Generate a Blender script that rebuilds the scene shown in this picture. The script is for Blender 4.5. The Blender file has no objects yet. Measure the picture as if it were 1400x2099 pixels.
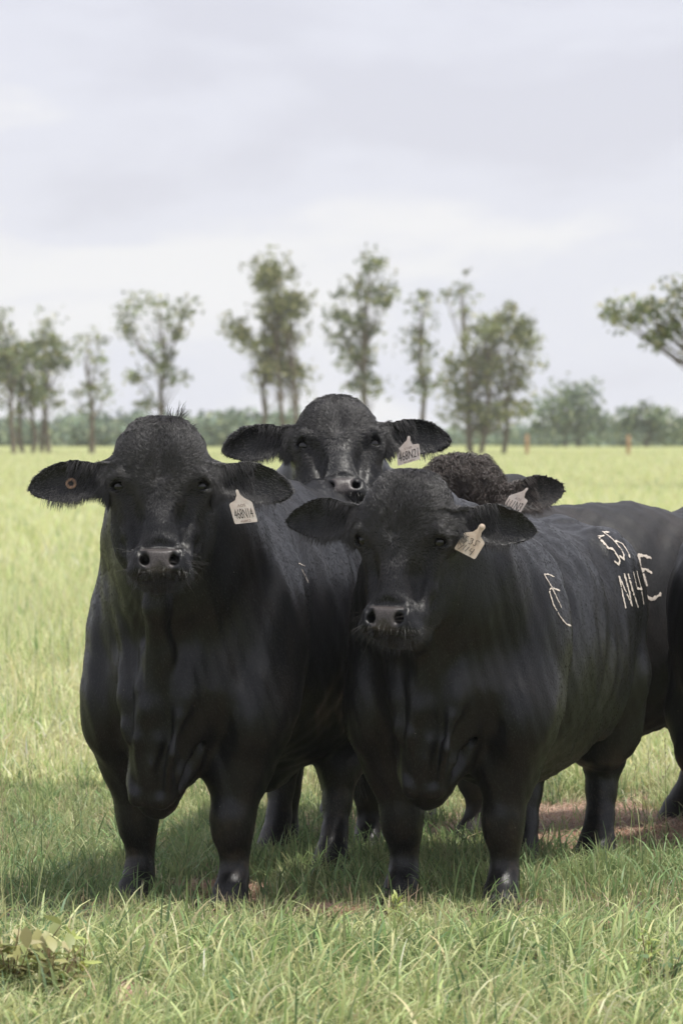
import bpy, math, random
import numpy as np
from mathutils import Vector, Matrix, Euler
from mathutils.bvhtree import BVHTree

# ------------------------------------------------------------------ camera, light, exposure
random.seed(7); RNG = np.random.default_rng(11)
SC = bpy.context.scene
COL = SC.collection
CAM_H = 1.60
FPX = 10489.0                    # focal length in pixels of a 1400 px wide picture
TILT = math.atan((1049.5 - 862.0) / FPX)
cam = bpy.data.cameras.new('camera'); cam_ob = bpy.data.objects.new('camera', cam); COL.objects.link(cam_ob)
cam.sensor_fit = 'HORIZONTAL'; cam.sensor_width = 24.0; cam.lens = 24.0 * FPX / 1400.0
cam.clip_start = 0.5; cam.clip_end = 4000.0
cam.dof.use_dof = True; cam.dof.focus_distance = 16.7; cam.dof.aperture_fstop = 8.0
cam_ob.location = (0, 0, CAM_H); cam_ob.rotation_euler = (math.pi/2 - TILT, 0, 0)
SC.camera = cam_ob

SUN_DIR = Vector((0.33, -0.12, 1.0)).normalized()      # from the ground towards the sun
sun = bpy.data.lights.new('sun', 'SUN'); sun_ob = bpy.data.objects.new('sun', sun); COL.objects.link(sun_ob)
sun.energy = 4.6; sun.angle = math.radians(1.2); sun.color = (1.0, 0.965, 0.90)
sun_ob.rotation_euler = SUN_DIR.to_track_quat('Z', 'Y').to_euler()
sun_ob.location = (0, 0, 40)

world = bpy.data.worlds.new('World'); SC.world = world; world.use_nodes = True
def build_world():
    nt = world.node_tree; nt.nodes.clear(); N = nt.nodes; L = nt.links
    out = N.new('ShaderNodeOutputWorld'); bg = N.new('ShaderNodeBackground'); bg.inputs['Strength'].default_value = 1.0
    sky = N.new('ShaderNodeTexSky'); sky.sky_type = 'NISHITA'; sky.sun_disc = False
    sky.sun_elevation = math.asin(SUN_DIR.z); sky.sun_rotation = math.atan2(SUN_DIR.x, SUN_DIR.y)
    sky.air_density = 1.0; sky.dust_density = 2.0
    sc = N.new('ShaderNodeVectorMath'); sc.operation = 'SCALE'; sc.inputs['Scale'].default_value = 0.10
    L.new(sky.outputs[0], sc.inputs[0])
    tc = N.new('ShaderNodeTexCoord'); mp = N.new('ShaderNodeMapping'); mp.inputs['Scale'].default_value = (1.0, 1.0, 2.7)
    mp.inputs['Location'].default_value = (0.35, 0.2, 0.1)
    L.new(tc.outputs['Generated'], mp.inputs['Vector'])
    n1 = N.new('ShaderNodeTexNoise'); n1.inputs['Scale'].default_value = 13.0; n1.inputs['Detail'].default_value = 5; n1.inputs['Roughness'].default_value = 0.5
    n1.inputs['Distortion'].default_value = 0.25
    L.new(mp.outputs[0], n1.inputs['Vector'])
    cr = N.new('ShaderNodeValToRGB'); cr.color_ramp.interpolation = 'EASE'
    e = cr.color_ramp.elements; e[0].position = 0.36; e[0].color = (0.76, 0.765, 0.87, 1); e[1].position = 0.64; e[1].color = (0.95, 0.945, 0.985, 1)
    m = e.new(0.50); m.color = (0.83, 0.84, 0.945, 1)
    L.new(n1.outputs['Fac'], cr.inputs[0])
    mix = N.new('ShaderNodeMix'); mix.data_type = 'RGBA'; mix.inputs[0].default_value = 0.90
    L.new(sc.outputs[0], mix.inputs[6]); L.new(cr.outputs[0], mix.inputs[7])
    L.new(mix.outputs[2], bg.inputs['Color']); L.new(bg.outputs[0], out.inputs[0])
build_world()
SC.view_settings.view_transform = 'Standard'; SC.view_settings.look = 'None'
SC.view_settings.exposure = 0.0; SC.view_settings.gamma = 1.0; SC.view_settings.use_curve_mapping = False
try:
    SC.cycles.volume_bounces = 1; SC.cycles.max_bounces = 8; SC.cycles.transparent_max_bounces = 8
except Exception: pass

def ray(px, py):
    """direction of the camera ray through pixel (px, py) of the 1400 x 2099 photograph"""
    v = Vector(((px-700)/FPX, (1049.5-py)/FPX, -1.0)); v.rotate(cam_ob.rotation_euler); return v
def at(px, py, Y):
    v = ray(px, py); return Vector((0, 0, CAM_H)) + v*(Y/v.y)

# ------------------------------------------------------------------ helpers
def tag(o, label=None, cat=None, group=None, kind=None):
    if label: o['label'] = label
    if cat: o['category'] = cat
    if group: o['group'] = group
    if kind: o['kind'] = kind
    return o
def empty(name, loc=(0,0,0), rz=0.0):
    o = bpy.data.objects.new(name, None); COL.objects.link(o); o.location = loc; o.rotation_euler = (0,0,rz)
    o.empty_display_size = 0.1
    return o
def mesh_np(name, V, F, mat=None, parent=None, smooth=False, col=None, attrs=None):
    """V (n,3); F (m,k) with constant k; col per-vertex rgb"""
    V = np.asarray(V, np.float32); F = np.asarray(F, np.int32)
    me = bpy.data.meshes.new(name); k = F.shape[1]
    me.vertices.add(len(V)); me.vertices.foreach_set('co', V.ravel())
    me.loops.add(F.size); me.loops.foreach_set('vertex_index', F.ravel())
    me.polygons.add(len(F)); me.polygons.foreach_set('loop_start', np.arange(0, F.size, k, dtype=np.int32))
    me.polygons.foreach_set('use_smooth', np.full(len(F), smooth))
    me.update(calc_edges=True)
    if col is not None:
        a = me.attributes.new('col', 'FLOAT_COLOR', 'POINT')
        c = np.ones((len(V), 4), np.float32); c[:, :3] = col; a.data.foreach_set('color', c.ravel())
    for nm, arr in (attrs or {}).items():
        a = me.attributes.new(nm, 'FLOAT', 'POINT'); a.data.foreach_set('value', np.asarray(arr, np.float32))
    if mat: me.materials.append(mat)
    o = bpy.data.objects.new(name, me); COL.objects.link(o)
    if parent: o.parent = parent
    return o
def tube_np(P, R, n=8, cap=True):
    """tube mesh along the points P with radii R -> V, quads"""
    P = np.asarray(P, float); m = len(P); R = np.broadcast_to(np.asarray(R, float), (m,))
    T = np.gradient(P, axis=0); T /= np.linalg.norm(T, axis=1)[:, None] + 1e-9
    up = np.array([0, 0, 1.0]) if abs(T[0][2]) < 0.9 else np.array([1.0, 0, 0])
    V = []; U = np.cross(T[0], up); U /= np.linalg.norm(U)
    for i in range(m):
        U = U - T[i]*np.dot(U, T[i]); U /= np.linalg.norm(U)+1e-9; W = np.cross(T[i], U)
        a = np.linspace(0, 2*math.pi, n, endpoint=False)
        V.append(P[i] + R[i]*(np.cos(a)[:, None]*U + np.sin(a)[:, None]*W))
    V = np.concatenate(V); F = []
    for i in range(m-1):
        for j in range(n):
            F.append((i*n+j, i*n+(j+1) % n, (i+1)*n+(j+1) % n, (i+1)*n+j))
    return V, np.array(F)
class MB:
    """collects quads/tris from several pieces into one mesh"""
    def __init__(s): s.V = []; s.F = []; s.n = 0
    def add(s, V, F):
        V = np.asarray(V, float); F = np.asarray(F, int)
        if F.shape[1] == 3: F = np.concatenate([F, F[:, 2:3]], 1)
        s.V.append(V); s.F.append(F+s.n); s.n += len(V)
    def tube(s, P, R, n=8): s.add(*tube_np(P, R, n))
    def build(s, name, mat, parent=None, smooth=True):
        V = np.concatenate(s.V); F = np.concatenate(s.F); me = bpy.data.meshes.new(name)
        me.from_pydata(V.tolist(), [], [tuple(dict.fromkeys(f)) for f in F.tolist()]); me.materials.append(mat)
        me.polygons.foreach_set('use_smooth', [smooth]*len(me.polygons))
        o = bpy.data.objects.new(name, me); COL.objects.link(o)
        if parent: o.parent = parent
        return o

# ------------------------------------------------------------------ materials
def new_mat(name):
    m = bpy.data.materials.new(name); m.use_nodes = True; nt = m.node_tree
    return m, nt, nt.nodes['Principled BSDF'], nt.nodes['Material Output']
def nnode(nt, t, **kw):
    n = nt.nodes.new(t)
    for k, v in kw.items():
        if k in n.inputs: n.inputs[k].default_value = v
        else: setattr(n, k, v)
    return n
def mixc(nt, fac, a, b, blend='MIX'):
    n = nt.nodes.new('ShaderNodeMix'); n.data_type = 'RGBA'; n.blend_type = blend
    for sock, v in ((0, fac), (6, a), (7, b)):
        if hasattr(v, 'is_output'): nt.links.new(v, n.inputs[sock])
        elif sock == 0: n.inputs[0].default_value = v
        else: n.inputs[sock].default_value = (*v, 1)
    return n.outputs[2]

def coat_material(name, base, brown, sheen=0.0, rough=0.37):
    """sleek short black hair: streaky fine relief, dust-brown tint, moist grey nose where attribute nose = 1"""
    m, nt, b, out = new_mat(name); L = nt.links
    tc = nnode(nt, 'ShaderNodeTexCoord')
    mp = nnode(nt, 'ShaderNodeMapping'); mp.inputs['Scale'].default_value = (1.0, 0.55, 0.30)
    L.new(tc.outputs['Object'], mp.inputs[0])
    w = nnode(nt, 'ShaderNodeTexNoise', Scale=3.0, Detail=2.0); L.new(tc.outputs['Object'], w.inputs['Vector'])
    off = nt.nodes.new('ShaderNodeVectorMath'); off.operation = 'MULTIPLY_ADD'
    L.new(w.outputs['Color'], off.inputs[0]); off.inputs[1].default_value = (0.18, 0.18, 0.10); L.new(mp.outputs[0], off.inputs[2])
    streak = nnode(nt, 'ShaderNodeTexNoise', Scale=170.0, Detail=3.0, Roughness=0.65); L.new(off.outputs[0], streak.inputs['Vector'])
    mott = nnode(nt, 'ShaderNodeTexNoise', Scale=7.0, Detail=5.0, Roughness=0.6); L.new(off.outputs[0], mott.inputs['Vector'])
    mid = nnode(nt, 'ShaderNodeTexNoise', Scale=38.0, Detail=3.0, Roughness=0.6); L.new(off.outputs[0], mid.inputs['Vector'])
    mr = nnode(nt, 'ShaderNodeMapRange'); mr.inputs['From Min'].default_value = 0.46; mr.inputs['From Max'].default_value = 0.72
    L.new(mott.outputs['Fac'], mr.inputs['Value'])
    c1 = mixc(nt, mr.outputs[0], base, brown)
    cs = nnode(nt, 'ShaderNodeMapRange'); cs.inputs['From Min'].default_value = 0.3; cs.inputs['From Max'].default_value = 0.75
    cs.inputs['To Min'].default_value = 0.45; cs.inputs['To Max'].default_value = 1.7
    L.new(streak.outputs['Fac'], cs.inputs['Value'])
    sc = nt.nodes.new('ShaderNodeVectorMath'); sc.operation = 'SCALE'; L.new(c1, sc.inputs[0]); L.new(cs.outputs[0], sc.inputs['Scale'])
    # mud and dust on the lower legs, in the coat itself
    sep = nnode(nt, 'ShaderNodeSeparateXYZ'); L.new(tc.outputs['Object'], sep.inputs[0])
    lo = nnode(nt, 'ShaderNodeMapRange'); lo.inputs['From Min'].default_value = 0.42; lo.inputs['From Max'].default_value = 0.22; L.new(sep.outputs['Z'], lo.inputs['Value'])
    dn = nnode(nt, 'ShaderNodeTexNoise', Scale=16.0, Detail=6.0, Roughness=0.7); L.new(tc.outputs['Object'], dn.inputs['Vector'])
    dr = nnode(nt, 'ShaderNodeMapRange'); dr.inputs['From Min'].default_value = 0.5; dr.inputs['From Max'].default_value = 0.8; L.new(dn.outputs['Fac'], dr.inputs['Value'])
    dm = nt.nodes.new('ShaderNodeMath'); dm.operation = 'MULTIPLY'; L.new(lo.outputs[0], dm.inputs[0]); L.new(dr.outputs[0], dm.inputs[1])
    c2 = mixc(nt, dm.outputs[0], (0, 0, 0), (0.055, 0.040, 0.030)); nt.links.new(sc.outputs[0], c2.node.inputs[6])
    # tiny pale specks of seed and dust
    vo = nnode(nt, 'ShaderNodeTexVoronoi', Scale=26.0); L.new(tc.outputs['Object'], vo.inputs['Vector'])
    sp = nt.nodes.new('ShaderNodeMath'); sp.operation = 'LESS_THAN'; sp.inputs[1].default_value = 0.045; L.new(vo.outputs['Distance'], sp.inputs[0])
    wn = nt.nodes.new('ShaderNodeSeparateColor'); L.new(vo.outputs['Color'], wn.inputs[0])
    s2 = nt.nodes.new('ShaderNodeMath'); s2.operation = 'GREATER_THAN'; s2.inputs[1].default_value = 0.88; L.new(wn.outputs[0], s2.inputs[0])
    s3 = nt.nodes.new('ShaderNodeMath'); s3.operation = 'MULTIPLY'; L.new(sp.outputs[0], s3.inputs[0]); L.new(s2.outputs[0], s3.inputs[1])
    c3 = mixc(nt, s3.outputs[0], (0, 0, 0), (0.22, 0.2, 0.16)); L.new(c2, c3.node.inputs[6])
    at_ = nnode(nt, 'ShaderNodeAttribute'); at_.attribute_name = 'nose'
    pn = nnode(nt, 'ShaderNodeTexVoronoi', Scale=210.0); L.new(tc.outputs['Object'], pn.inputs['Vector'])
    nc = mixc(nt, pn.outputs['Distance'], (0.026, 0.0235, 0.0235), (0.098, 0.085, 0.082))
    cf = mixc(nt, at_.outputs['Fac'], (0, 0, 0), (0, 0, 0)); L.new(c3, cf.node.inputs[6]); L.new(nc, cf.node.inputs[7])
    ho = nnode(nt, 'ShaderNodeAttribute'); ho.attribute_name = 'hoof'
    ch = mixc(nt, ho.outputs['Fac'], (0, 0, 0), (0.03, 0.027, 0.025)); L.new(cf, ch.node.inputs[6])
    L.new(ch, b.inputs['Base Color'])
    rr = nnode(nt, 'ShaderNodeMapRange'); rr.inputs['To Min'].default_value = rough; rr.inputs['To Max'].default_value = 0.34; L.new(at_.outputs['Fac'], rr.inputs['Value'])
    L.new(rr.outputs[0], b.inputs['Roughness'])
    b.inputs['Specular IOR Level'].default_value = 0.32
    b.inputs['Sheen Weight'].default_value = sheen; b.inputs['Sheen Roughness'].default_value = 0.45; b.inputs['Sheen Tint'].default_value = (0.86, 0.92, 1.0, 1)
    b1 = nnode(nt, 'ShaderNodeBump', Strength=0.5, Distance=0.003); L.new(streak.outputs['Fac'], b1.inputs['Height'])
    b2 = nnode(nt, 'ShaderNodeBump', Strength=0.12, Distance=0.006); L.new(mid.outputs['Fac'], b2.inputs['Height']); L.new(b1.outputs[0], b2.inputs['Normal'])
    L.new(b2.outputs[0], b.inputs['Normal'])
    return m
def plain(name, col, rough=0.5, spec=0.5, noise=None, nscale=40.0, metal=0.0, coat=0.0):
    m, nt, b, out = new_mat(name)
    b.inputs['Base Color'].default_value = (*col, 1); b.inputs['Roughness'].default_value = rough
    b.inputs['Specular IOR Level'].default_value = spec; b.inputs['Metallic'].default_value = metal; b.inputs['Coat Weight'].default_value = coat
    if noise:
        tc = nnode(nt, 'ShaderNodeTexCoord'); n = nnode(nt, 'ShaderNodeTexNoise', Scale=nscale, Detail=4.0, Roughness=0.6)
        nt.links.new(tc.outputs['Object'], n.inputs['Vector'])
        r = nnode(nt, 'ShaderNodeMapRange'); r.inputs['From Min'].default_value = 0.35; r.inputs['From Max'].default_value = 0.75; nt.links.new(n.outputs['Fac'], r.inputs['Value'])
        nt.links.new(mixc(nt, r.outputs[0], col, noise), b.inputs['Base Color'])
        bp = nnode(nt, 'ShaderNodeBump', Strength=0.25, Distance=0.01); nt.links.new(n.outputs['Fac'], bp.inputs['Height']); nt.links.new(bp.outputs[0], b.inputs['Normal'])
    return m
def leaf_mat(name, trans=0.35, rough=0.5, spec=0.35):
    """vertex-coloured leaf or blade with light passing through"""
    m, nt, b, out = new_mat(name); L = nt.links
    a = nnode(nt, 'ShaderNodeAttribute'); a.attribute_name = 'col'
    L.new(a.outputs['Color'], b.inputs['Base Color']); b.inputs['Roughness'].default_value = rough; b.inputs['Specular IOR Level'].default_value = spec
    t = nnode(nt, 'ShaderNodeBsdfTranslucent'); L.new(a.outputs['Color'], t.inputs['Color'])
    mx = nnode(nt, 'ShaderNodeMixShader'); mx.inputs[0].default_value = trans
    L.new(b.outputs[0], mx.inputs[1]); L.new(t.outputs[0], mx.inputs[2]); L.new(mx.outputs[0], out.inputs[0])
    return m
# ------------------------------------------------------------------ implicit sculpting (smooth unions on a grid, then surface nets)
def axis(lo, hi, fine, h, H):
    """grid line positions: spacing H, and h inside the interval fine"""
    a = [lo]; 
    while a[-1] < hi: a.append(a[-1] + (h if fine[0]-H <= a[-1] <= fine[1] else H))
    return np.array(a, np.float32)
class Sculpt:
    def __init__(s, ax, ay, az):
        s.A = (ax, ay, az); s.D = np.full((len(ax), len(ay), len(az)), 0.5, np.float32)
    def _op(s, M, lo, hi, f, k, mode):
        # lo, hi: bounds in the frame M
        cs = [M @ Vector((x, y, z)) for x in (lo[0], hi[0]) for y in (lo[1], hi[1]) for z in (lo[2], hi[2])]
        sl = []
        for i in range(3):
            a = s.A[i]; mn = min(c[i] for c in cs)-k-0.02; mx = max(c[i] for c in cs)+k+0.02
            i0 = max(0, int(np.searchsorted(a, mn))-1); i1 = min(len(a), int(np.searchsorted(a, mx))+1)
            if i1-i0 < 1: return
            sl.append(slice(i0, i1))
        X = s.A[0][sl[0]][:, None, None]; Y = s.A[1][sl[1]][None, :, None]; Z = s.A[2][sl[2]][None, None, :]
        Mi = np.array(M.inverted(), np.float32)
        p = [Mi[r][0]*X + Mi[r][1]*Y + Mi[r][2]*Z + Mi[r][3] for r in range(3)]
        d = f(*p).astype(np.float32); D = s.D[tuple(sl)]
        if mode == 'add':
            h = np.maximum(k - np.abs(D-d), 0)/k; s.D[tuple(sl)] = np.minimum(D, d) - h*h*k*0.25
        else:
            d = -d; h = np.maximum(k - np.abs(D-d), 0)/k; s.D[tuple(sl)] = np.maximum(D, d) + h*h*k*0.25
    def ell(s, M, c, r, k=0.05, mode='add', rot=None):
        F = M @ Matrix.Translation(c)
        if rot: F = F @ Euler([math.radians(a) for a in rot]).to_matrix().to_4x4()
        r = [float(x) for x in r]
        def f(x, y, z):
            k0 = np.sqrt((x/r[0])**2+(y/r[1])**2+(z/r[2])**2); k1 = np.sqrt((x/r[0]**2)**2+(y/r[1]**2)**2+(z/r[2]**2)**2)+1e-6
            return k0*(k0-1)/k1
        e = [x for x in r]; s._op(F, [-x for x in e], e, f, k, mode)
    def chain(s, M, P, R, k=0.05, mode='add', sq=(1, 1, 1)):
        """round cones through the points; sq < 1 stretches a direction"""
        sq = np.array(sq, float)
        for i in range(len(P)-1):
            a = np.array(P[i], float)*sq; b = np.array(P[i+1], float)*sq; ra, rb = R[i], R[i+1]; ab = b-a; L2 = float(ab@ab)+1e-9
            def f(x, y, z, a=a, ab=ab, ra=ra, rb=rb, L2=L2):
                x = x*sq[0]-a[0]; y = y*sq[1]-a[1]; z = z*sq[2]-a[2]
                t = np.clip((x*ab[0]+y*ab[1]+z*ab[2])/L2, 0, 1)
                return np.sqrt((x-t*ab[0])**2+(y-t*ab[1])**2+(z-t*ab[2])**2)-(ra+(rb-ra)*t)
            rm = max(ra, rb); lo = [(min(a[j], b[j])-rm)/sq[j] for j in range(3)]; hi = [(max(a[j], b[j])+rm)/sq[j] for j in range(3)]
            s._op(M, lo, hi, f, k, mode)
    def ear(s, M, L, hw, cup=0.035, t=0.0145, k=0.02):
        us = np.array([-.05, 0, .2, .4, .58, .75, .88, .96, 1.0, 1.1])*L
        ws = np.array([.5, .56, .74, .96, 1.0, .84, .58, .32, .02, -.5])*hw
        def f(x, y, z):
            w = np.interp(x, us, ws).astype(np.float32)
            v = z + 0.10*x*x/L; q = np.clip(np.abs(v)/np.maximum(w, 0.01), 0, 1.3)
            w0 = -cup*(q**2)*np.clip(1.25-x/L, 0.25, 1.2)+0.02*(x/L)
            return np.maximum(np.abs(y-w0)-t*0.5*(1.25-0.55*q), (np.abs(v)-w)*0.85)
        s._op(M, (-.05, -cup*1.5-.02, -hw-.03), (L*1.05, .05, hw+.03), f, k, 'add')
    def mesh(s):
        D = s.D; nx, ny, nz = D.shape; S = D < 0
        c = np.zeros((nx-1, ny-1, nz-1), np.int8)
        offs = [(i, j, k) for i in (0, 1) for j in (0, 1) for k in (0, 1)]
        for i, j, k in offs: c += S[i:nx-1+i, j:ny-1+j, k:nz-1+k]
        act = (c > 0) & (c < 8); I, J, K = np.nonzero(act); n = len(I)
        idx = np.full(act.shape, -1, np.int32); idx[I, J, K] = np.arange(n)
        acc = np.zeros((n, 3), np.float64); cnt = np.zeros(n)
        for ia, a in enumerate(offs):
            for b in offs[ia+1:]:
                if sum(abs(a[q]-b[q]) for q in range(3)) != 1: continue
                da = D[I+a[0], J+a[1], K+a[2]]; db = D[I+b[0], J+b[1], K+b[2]]; m = (da < 0) != (db < 0)
                t = np.where(m, da/(da-db+1e-12), 0)
                for q, (ar, id_) in enumerate(zip(s.A, (I, J, K))):
                    pa = ar[id_+a[q]]; pb = ar[id_+b[q]]; acc[:, q] += np.where(m, pa+t*(pb-pa), 0)
                cnt += m
        V = acc/np.maximum(cnt, 1)[:, None]; F = []
        for q in range(3):
            sh = [slice(1, -1)]*3; sh[q] = slice(0, -1); s2 = [slice(1, -1)]*3; s2[q] = slice(1, None)
            A = S[tuple(sh)]; B = S[tuple(s2)]
            e = np.nonzero(A != B); flip = A[e]
            g = [e[0]+1, e[1]+1, e[2]+1]; g[q] = e[q]
            u, v = [(1, 2), (2, 0), (0, 1)][q]
            def cell(du, dv):
                h = [g[0].copy(), g[1].copy(), g[2].copy()]; h[u] = h[u]-du; h[v] = h[v]-dv; return idx[h[0], h[1], h[2]]
            Q = np.stack([cell(1, 1), cell(0, 1), cell(0, 0), cell(1, 0)], 1); Q[~flip] = Q[~flip][:, ::-1]; F.append(Q)
        F = np.concatenate(F); F = F[(F >= 0).all(1)]
        return V.astype(np.float32), F

# ------------------------------------------------------------------ bulls
ID = Matrix.Identity(4)
def head_prims(S, H, p):
    ck = p.get('cheek', 1.0)
    """H maps head space (x animal's left, y back into the skull, z up; poll at z = 0) to bull space"""
    E = lambda c, r, k=.05, mode='add', rot=None, both=False: [S.ell(H, (sx*c[0], c[1], c[2]), r, k, mode, (rot[0], sx*rot[1], sx*rot[2]) if rot else None) for sx in ((1, -1) if both else (1,))]
    C = lambda P, R, k=.05, mode='add', both=False, sq=(1,1,1): [S.chain(H, [(sx*a[0], a[1], a[2]) for a in P], R, k, mode, sq) for sx in ((1, -1) if both else (1,))]
    E((0, .13, -.145), (.128, .13, .135)); E((0, .085, -.19), (.148, .085, .145), .05)
    E((0, .10, -.03), (.07, .07, .035), .05); E((.047, .12, -.118), (.088, .11, .112), .04, both=True)
    E((.122, .085, -.20), (.036, .05, .045), .04, both=True)
    C([(0, .085, -.24), (0, .055, -.36), (0, .03, -.44)], [.080, .062, .058], .05)
    E((.094*ck, .17, -.315), (.062*ck, .115, .155), .05, both=True); E((0, .15, -.32), (.10*ck, .12, .16), .05)
    C([(.075*ck, .19, -.36), (.035, .10, -.51)], [.055*ck, .048], .06, both=True)
    E((0, .035, -.468), (.100, .072, .075), .035)
    E((.050, -.020, -.476), (.034, .026, .036), .02, both=True); E((0, -.024, -.480), (.052, .024, .040), .02)
    E((.048, .012, -.508), (.056, .055, .034), .025, both=True); E((0, .080, -.530), (.045, .045, .026), .03)
    C([(-.075, .01, -.534), (-.04, -.03, -.528), (0, -.045, -.526), (.04, -.03, -.528), (.075, .01, -.534)], [.007]*5, .014, 'sub')
    C([(0, -.052, -.500), (0, -.050, -.522)], [.005, .006], .01, 'sub')
    # nostrils: comma shaped, opening out and back
    C([(.040, -.055, -.496), (.050, -.050, -.470)], [.0125, .0145], .006, 'sub', both=True); C([(.047, -.045, -.484), (.042, .02, -.470)], [.0155, .011], .006, 'sub', both=True); C([(.050, -.050, -.470), (.064, -.036, -.452)], [.0125, .007], .008, 'sub', both=True)
    # brow shelf, eye bulge and socket
    E((.132, .075, -.221), (.030, .034, .030), .018, both=True)
    C([(.098, .028, -.206), (.127, .032, -.193), (.154, .066, -.198)], [.014, .0155, .012], .014, both=True)
    C([(.106, .034, -.248), (.132, .046, -.247)], [.009, .008], .018, both=True)
    E((.140, .041, -.2225), (.0235, .028, .0125), .005, 'sub', rot=(0, 18, 0), both=True)
    # tear trough and hollow of the cheek below the eye
    C([(.102, .036, -.262), (.094, .024, -.34), (.094, .03, -.40)], [.022, .032, .020], .045, 'sub', both=True)
    C([(.130, .055, -.30), (.122, .06, -.40)], [.020, .026], .05, 'sub', both=True)
    C([(.112, .085, -.27), (.098, .085, -.37), (.088, .06, -.45)], [.018, .012, .010], .03, both=True)   # facial crest
    # crease above the nose
    C([(-.045, -.026, -.436), (0, -.034, -.430), (.045, -.026, -.436)], [.004, .005, .004], .03, 'sub')
    # slight groove down the forehead
    C([(0, -.005, -.06), (0, -.012, -.20)], [.008, .010], .035, 'sub')
def ear_frames(H, p):
    out = []
    for sx, key in ((1, 'ear_l'), (-1, 'ear_r')):
        pitch, sweep, twist = p.get(key, (0, 10, 0))      # degrees: up/down, backwards, turned about its own length
        R = Euler((0, 0, math.radians(sweep))).to_matrix().to_4x4() @ Euler((0, math.radians(-pitch), 0)).to_matrix().to_4x4() @ Euler((math.radians(twist), 0, 0)).to_matrix().to_4x4()
        out.append(H @ Matrix.Diagonal((sx, 1, 1, 1)) @ Matrix.Translation((.160, .13, p.get('ear_z', -.205))) @ R)
    return out
def bull_prims(S, H, p):
    sx2 = (1, -1); B = ID; W = p.get('girth', 1.0)
    E = lambda c, r, k=.10, mode='add', both=False, rot=None: [S.ell(B, (s*c[0], c[1], c[2]), r, k, mode, (rot[0], s*rot[1], s*rot[2]) if rot else None) for s in (sx2 if both else (1,))]
    C = lambda P, R, k=.06, mode='add', both=False, sq=(1,1,1): [S.chain(B, [(s*a[0], a[1], a[2]) for a in P], R, k, mode, sq) for s in (sx2 if both else (1,))]
    T = p.get('top', 1.38)
    bl = p.get('belly', .40)
    E((0, .70, (T-.03+bl)/2), (.345*W, .70, (T-.03-bl)/2)); E((0, .85, T-.28), (p.get('loin', .25)*W, .72, .27)); E((0, .95, .78), (.33*W, .45, .38))
    E((0, .20, T-.21), (.20*W, .34, .22))                                   # withers
    hz = p.get('hump', 0)
    if hz: E((0, .28, T-.06+hz), (.075, .17, .09), .08)
    E((.180*W, .10, .90), (.17, .25, .33), .09, both=True)                  # shoulder blades
    E((.245*W, -.10, .66), (.120, .155, .20), .045, both=True); E((.235*W, .0, .86), (.13, .20, .24), .06, both=True)                # points of the shoulder
    E((0, -.03, .90), (.26*W, .26, .34))
    j = H @ Vector((0, .23, -.17)); jj = H @ Vector((0, .20, -.33))
    C([(0, .10, T-.36), ((0+j.x)/2, (j.y+.10)/2, (T-.36+j.z)/2+.0), tuple(j)], [.28, .235, .165], .12)
    C([(0, -.06, .95), (jj.x*.55, (jj.y-.06)/2-.02, (jj.z+.95)/2-.03), tuple(jj)], [.20, .155, .105], .10)
    # chest, dewlap and brisket: a V of loose skin between the shoulders
    bz = p.get('brisket', .32); t = H @ Vector((0, .16, -.44)); q = p.get('keel', 0.0)
    C([(0, -.08, .95), (0, -.15, .72), (q*.6, -.18, .54)], [.25, .205, .120], .07)
    C([(q*.6, -.18, .54), (q, -.245, bz+.125), (q, -.24, bz+.072)], [.115, .078, .058], .07)
    C([(0, -.06, .70), (q*.7, -.10, bz+.17)], [.18, .07], .08)
    C([tuple(t), (t.x*.45, min(t.y+.02, -.30), (t.z+.84)/2), (t.x*.15+q*.2, -.365, .84), (q*.5, -.350, .66), (q, -.320, bz+.15)], [.034, .034, .036, .040, .038], .045)
    # folds of the chest
    for x0, x1, x2, zt in ((-.030, -.036, -.034, .74), (.016, .022, .020, .58), (.085, .080, .050, .66), (-.075, -.070, -.050, .62)):
        C([(x0*1.2+q*.3, -.33, zt+.14), (x0*1.1+q*.5, -.360, zt-.02), (x1+q*.7, -.380, (zt+bz+.08)/2), (x2+q, -.320, bz+.07)], [.003, .009, .014, .014], .034)
    for sx in (1, -1): C([(sx*.14+q*.2, -.20, 1.12), (sx*.115+q*.3, -.270, .92), (sx*.095+q*.5, -.322, .70), (sx*.045+q, -.300, bz+.12)], [.003, .008, .018, .014], .06)
    C([(-.006+q*.5, -.415, .62), (-.008+q, -.400, .50), (-.008+q, -.350, bz+.09)], [.005, .008, .008], .035, 'sub')
    C([(.055, -.410, .66), (.055+q, -.400, .52), (.040+q, -.345, bz+.10)], [.005, .008, .008], .05, 'sub')
    C([(-.075, -.400, .70), (-.070+q, -.392, .52), (-.045+q, -.345, bz+.12)], [.005, .008, .008], .05, 'sub')
    C([(.15+q, -.21, .60), (.115+q, -.25, bz+.17), (.06+q, -.30, bz+.10)], [.012, .018, .012], .03, 'sub')
    C([(.12+q, -.22, .55), (.085+q, -.29, bz+.16), (.055+q, -.30, bz+.09)], [.006, .014, .014], .02)
    C([(.10+q, -.24, bz+.20), (.10+q, -.27, bz+.14)], [.014, .018], .02, 'sub')
    # neck folds
    for i in range(3):
        a = .08 + i*.07
        C([(.10+a*.35, -.30+a*.5, 1.18-a*.12), (.155+a*.35, -.24+a*.5, .98), (.12+a*.45, -.27+a*.6, .74)], [.003, .007, .003], .05, 'sub', both=True)
    # abdomen, sheath, rump
    sh = p.get('sheath', True)
    if sh: E((0, .80, .40), (.05, .16, .09), .07)
    rd = p.get('rump', .31)
    E((.178*W, 1.33, T-rd), (.160*W, .29, .26), both=True); E((.16*W, 1.47, .84), (.155*W, .21, .34), .09, both=True)
    E((0, 1.42, T-.16), (.13, .22, .16))
    E((.24*W, 1.12, .72), (.10, .17, .24), .08, both=True)
    feet = p['feet']
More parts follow.
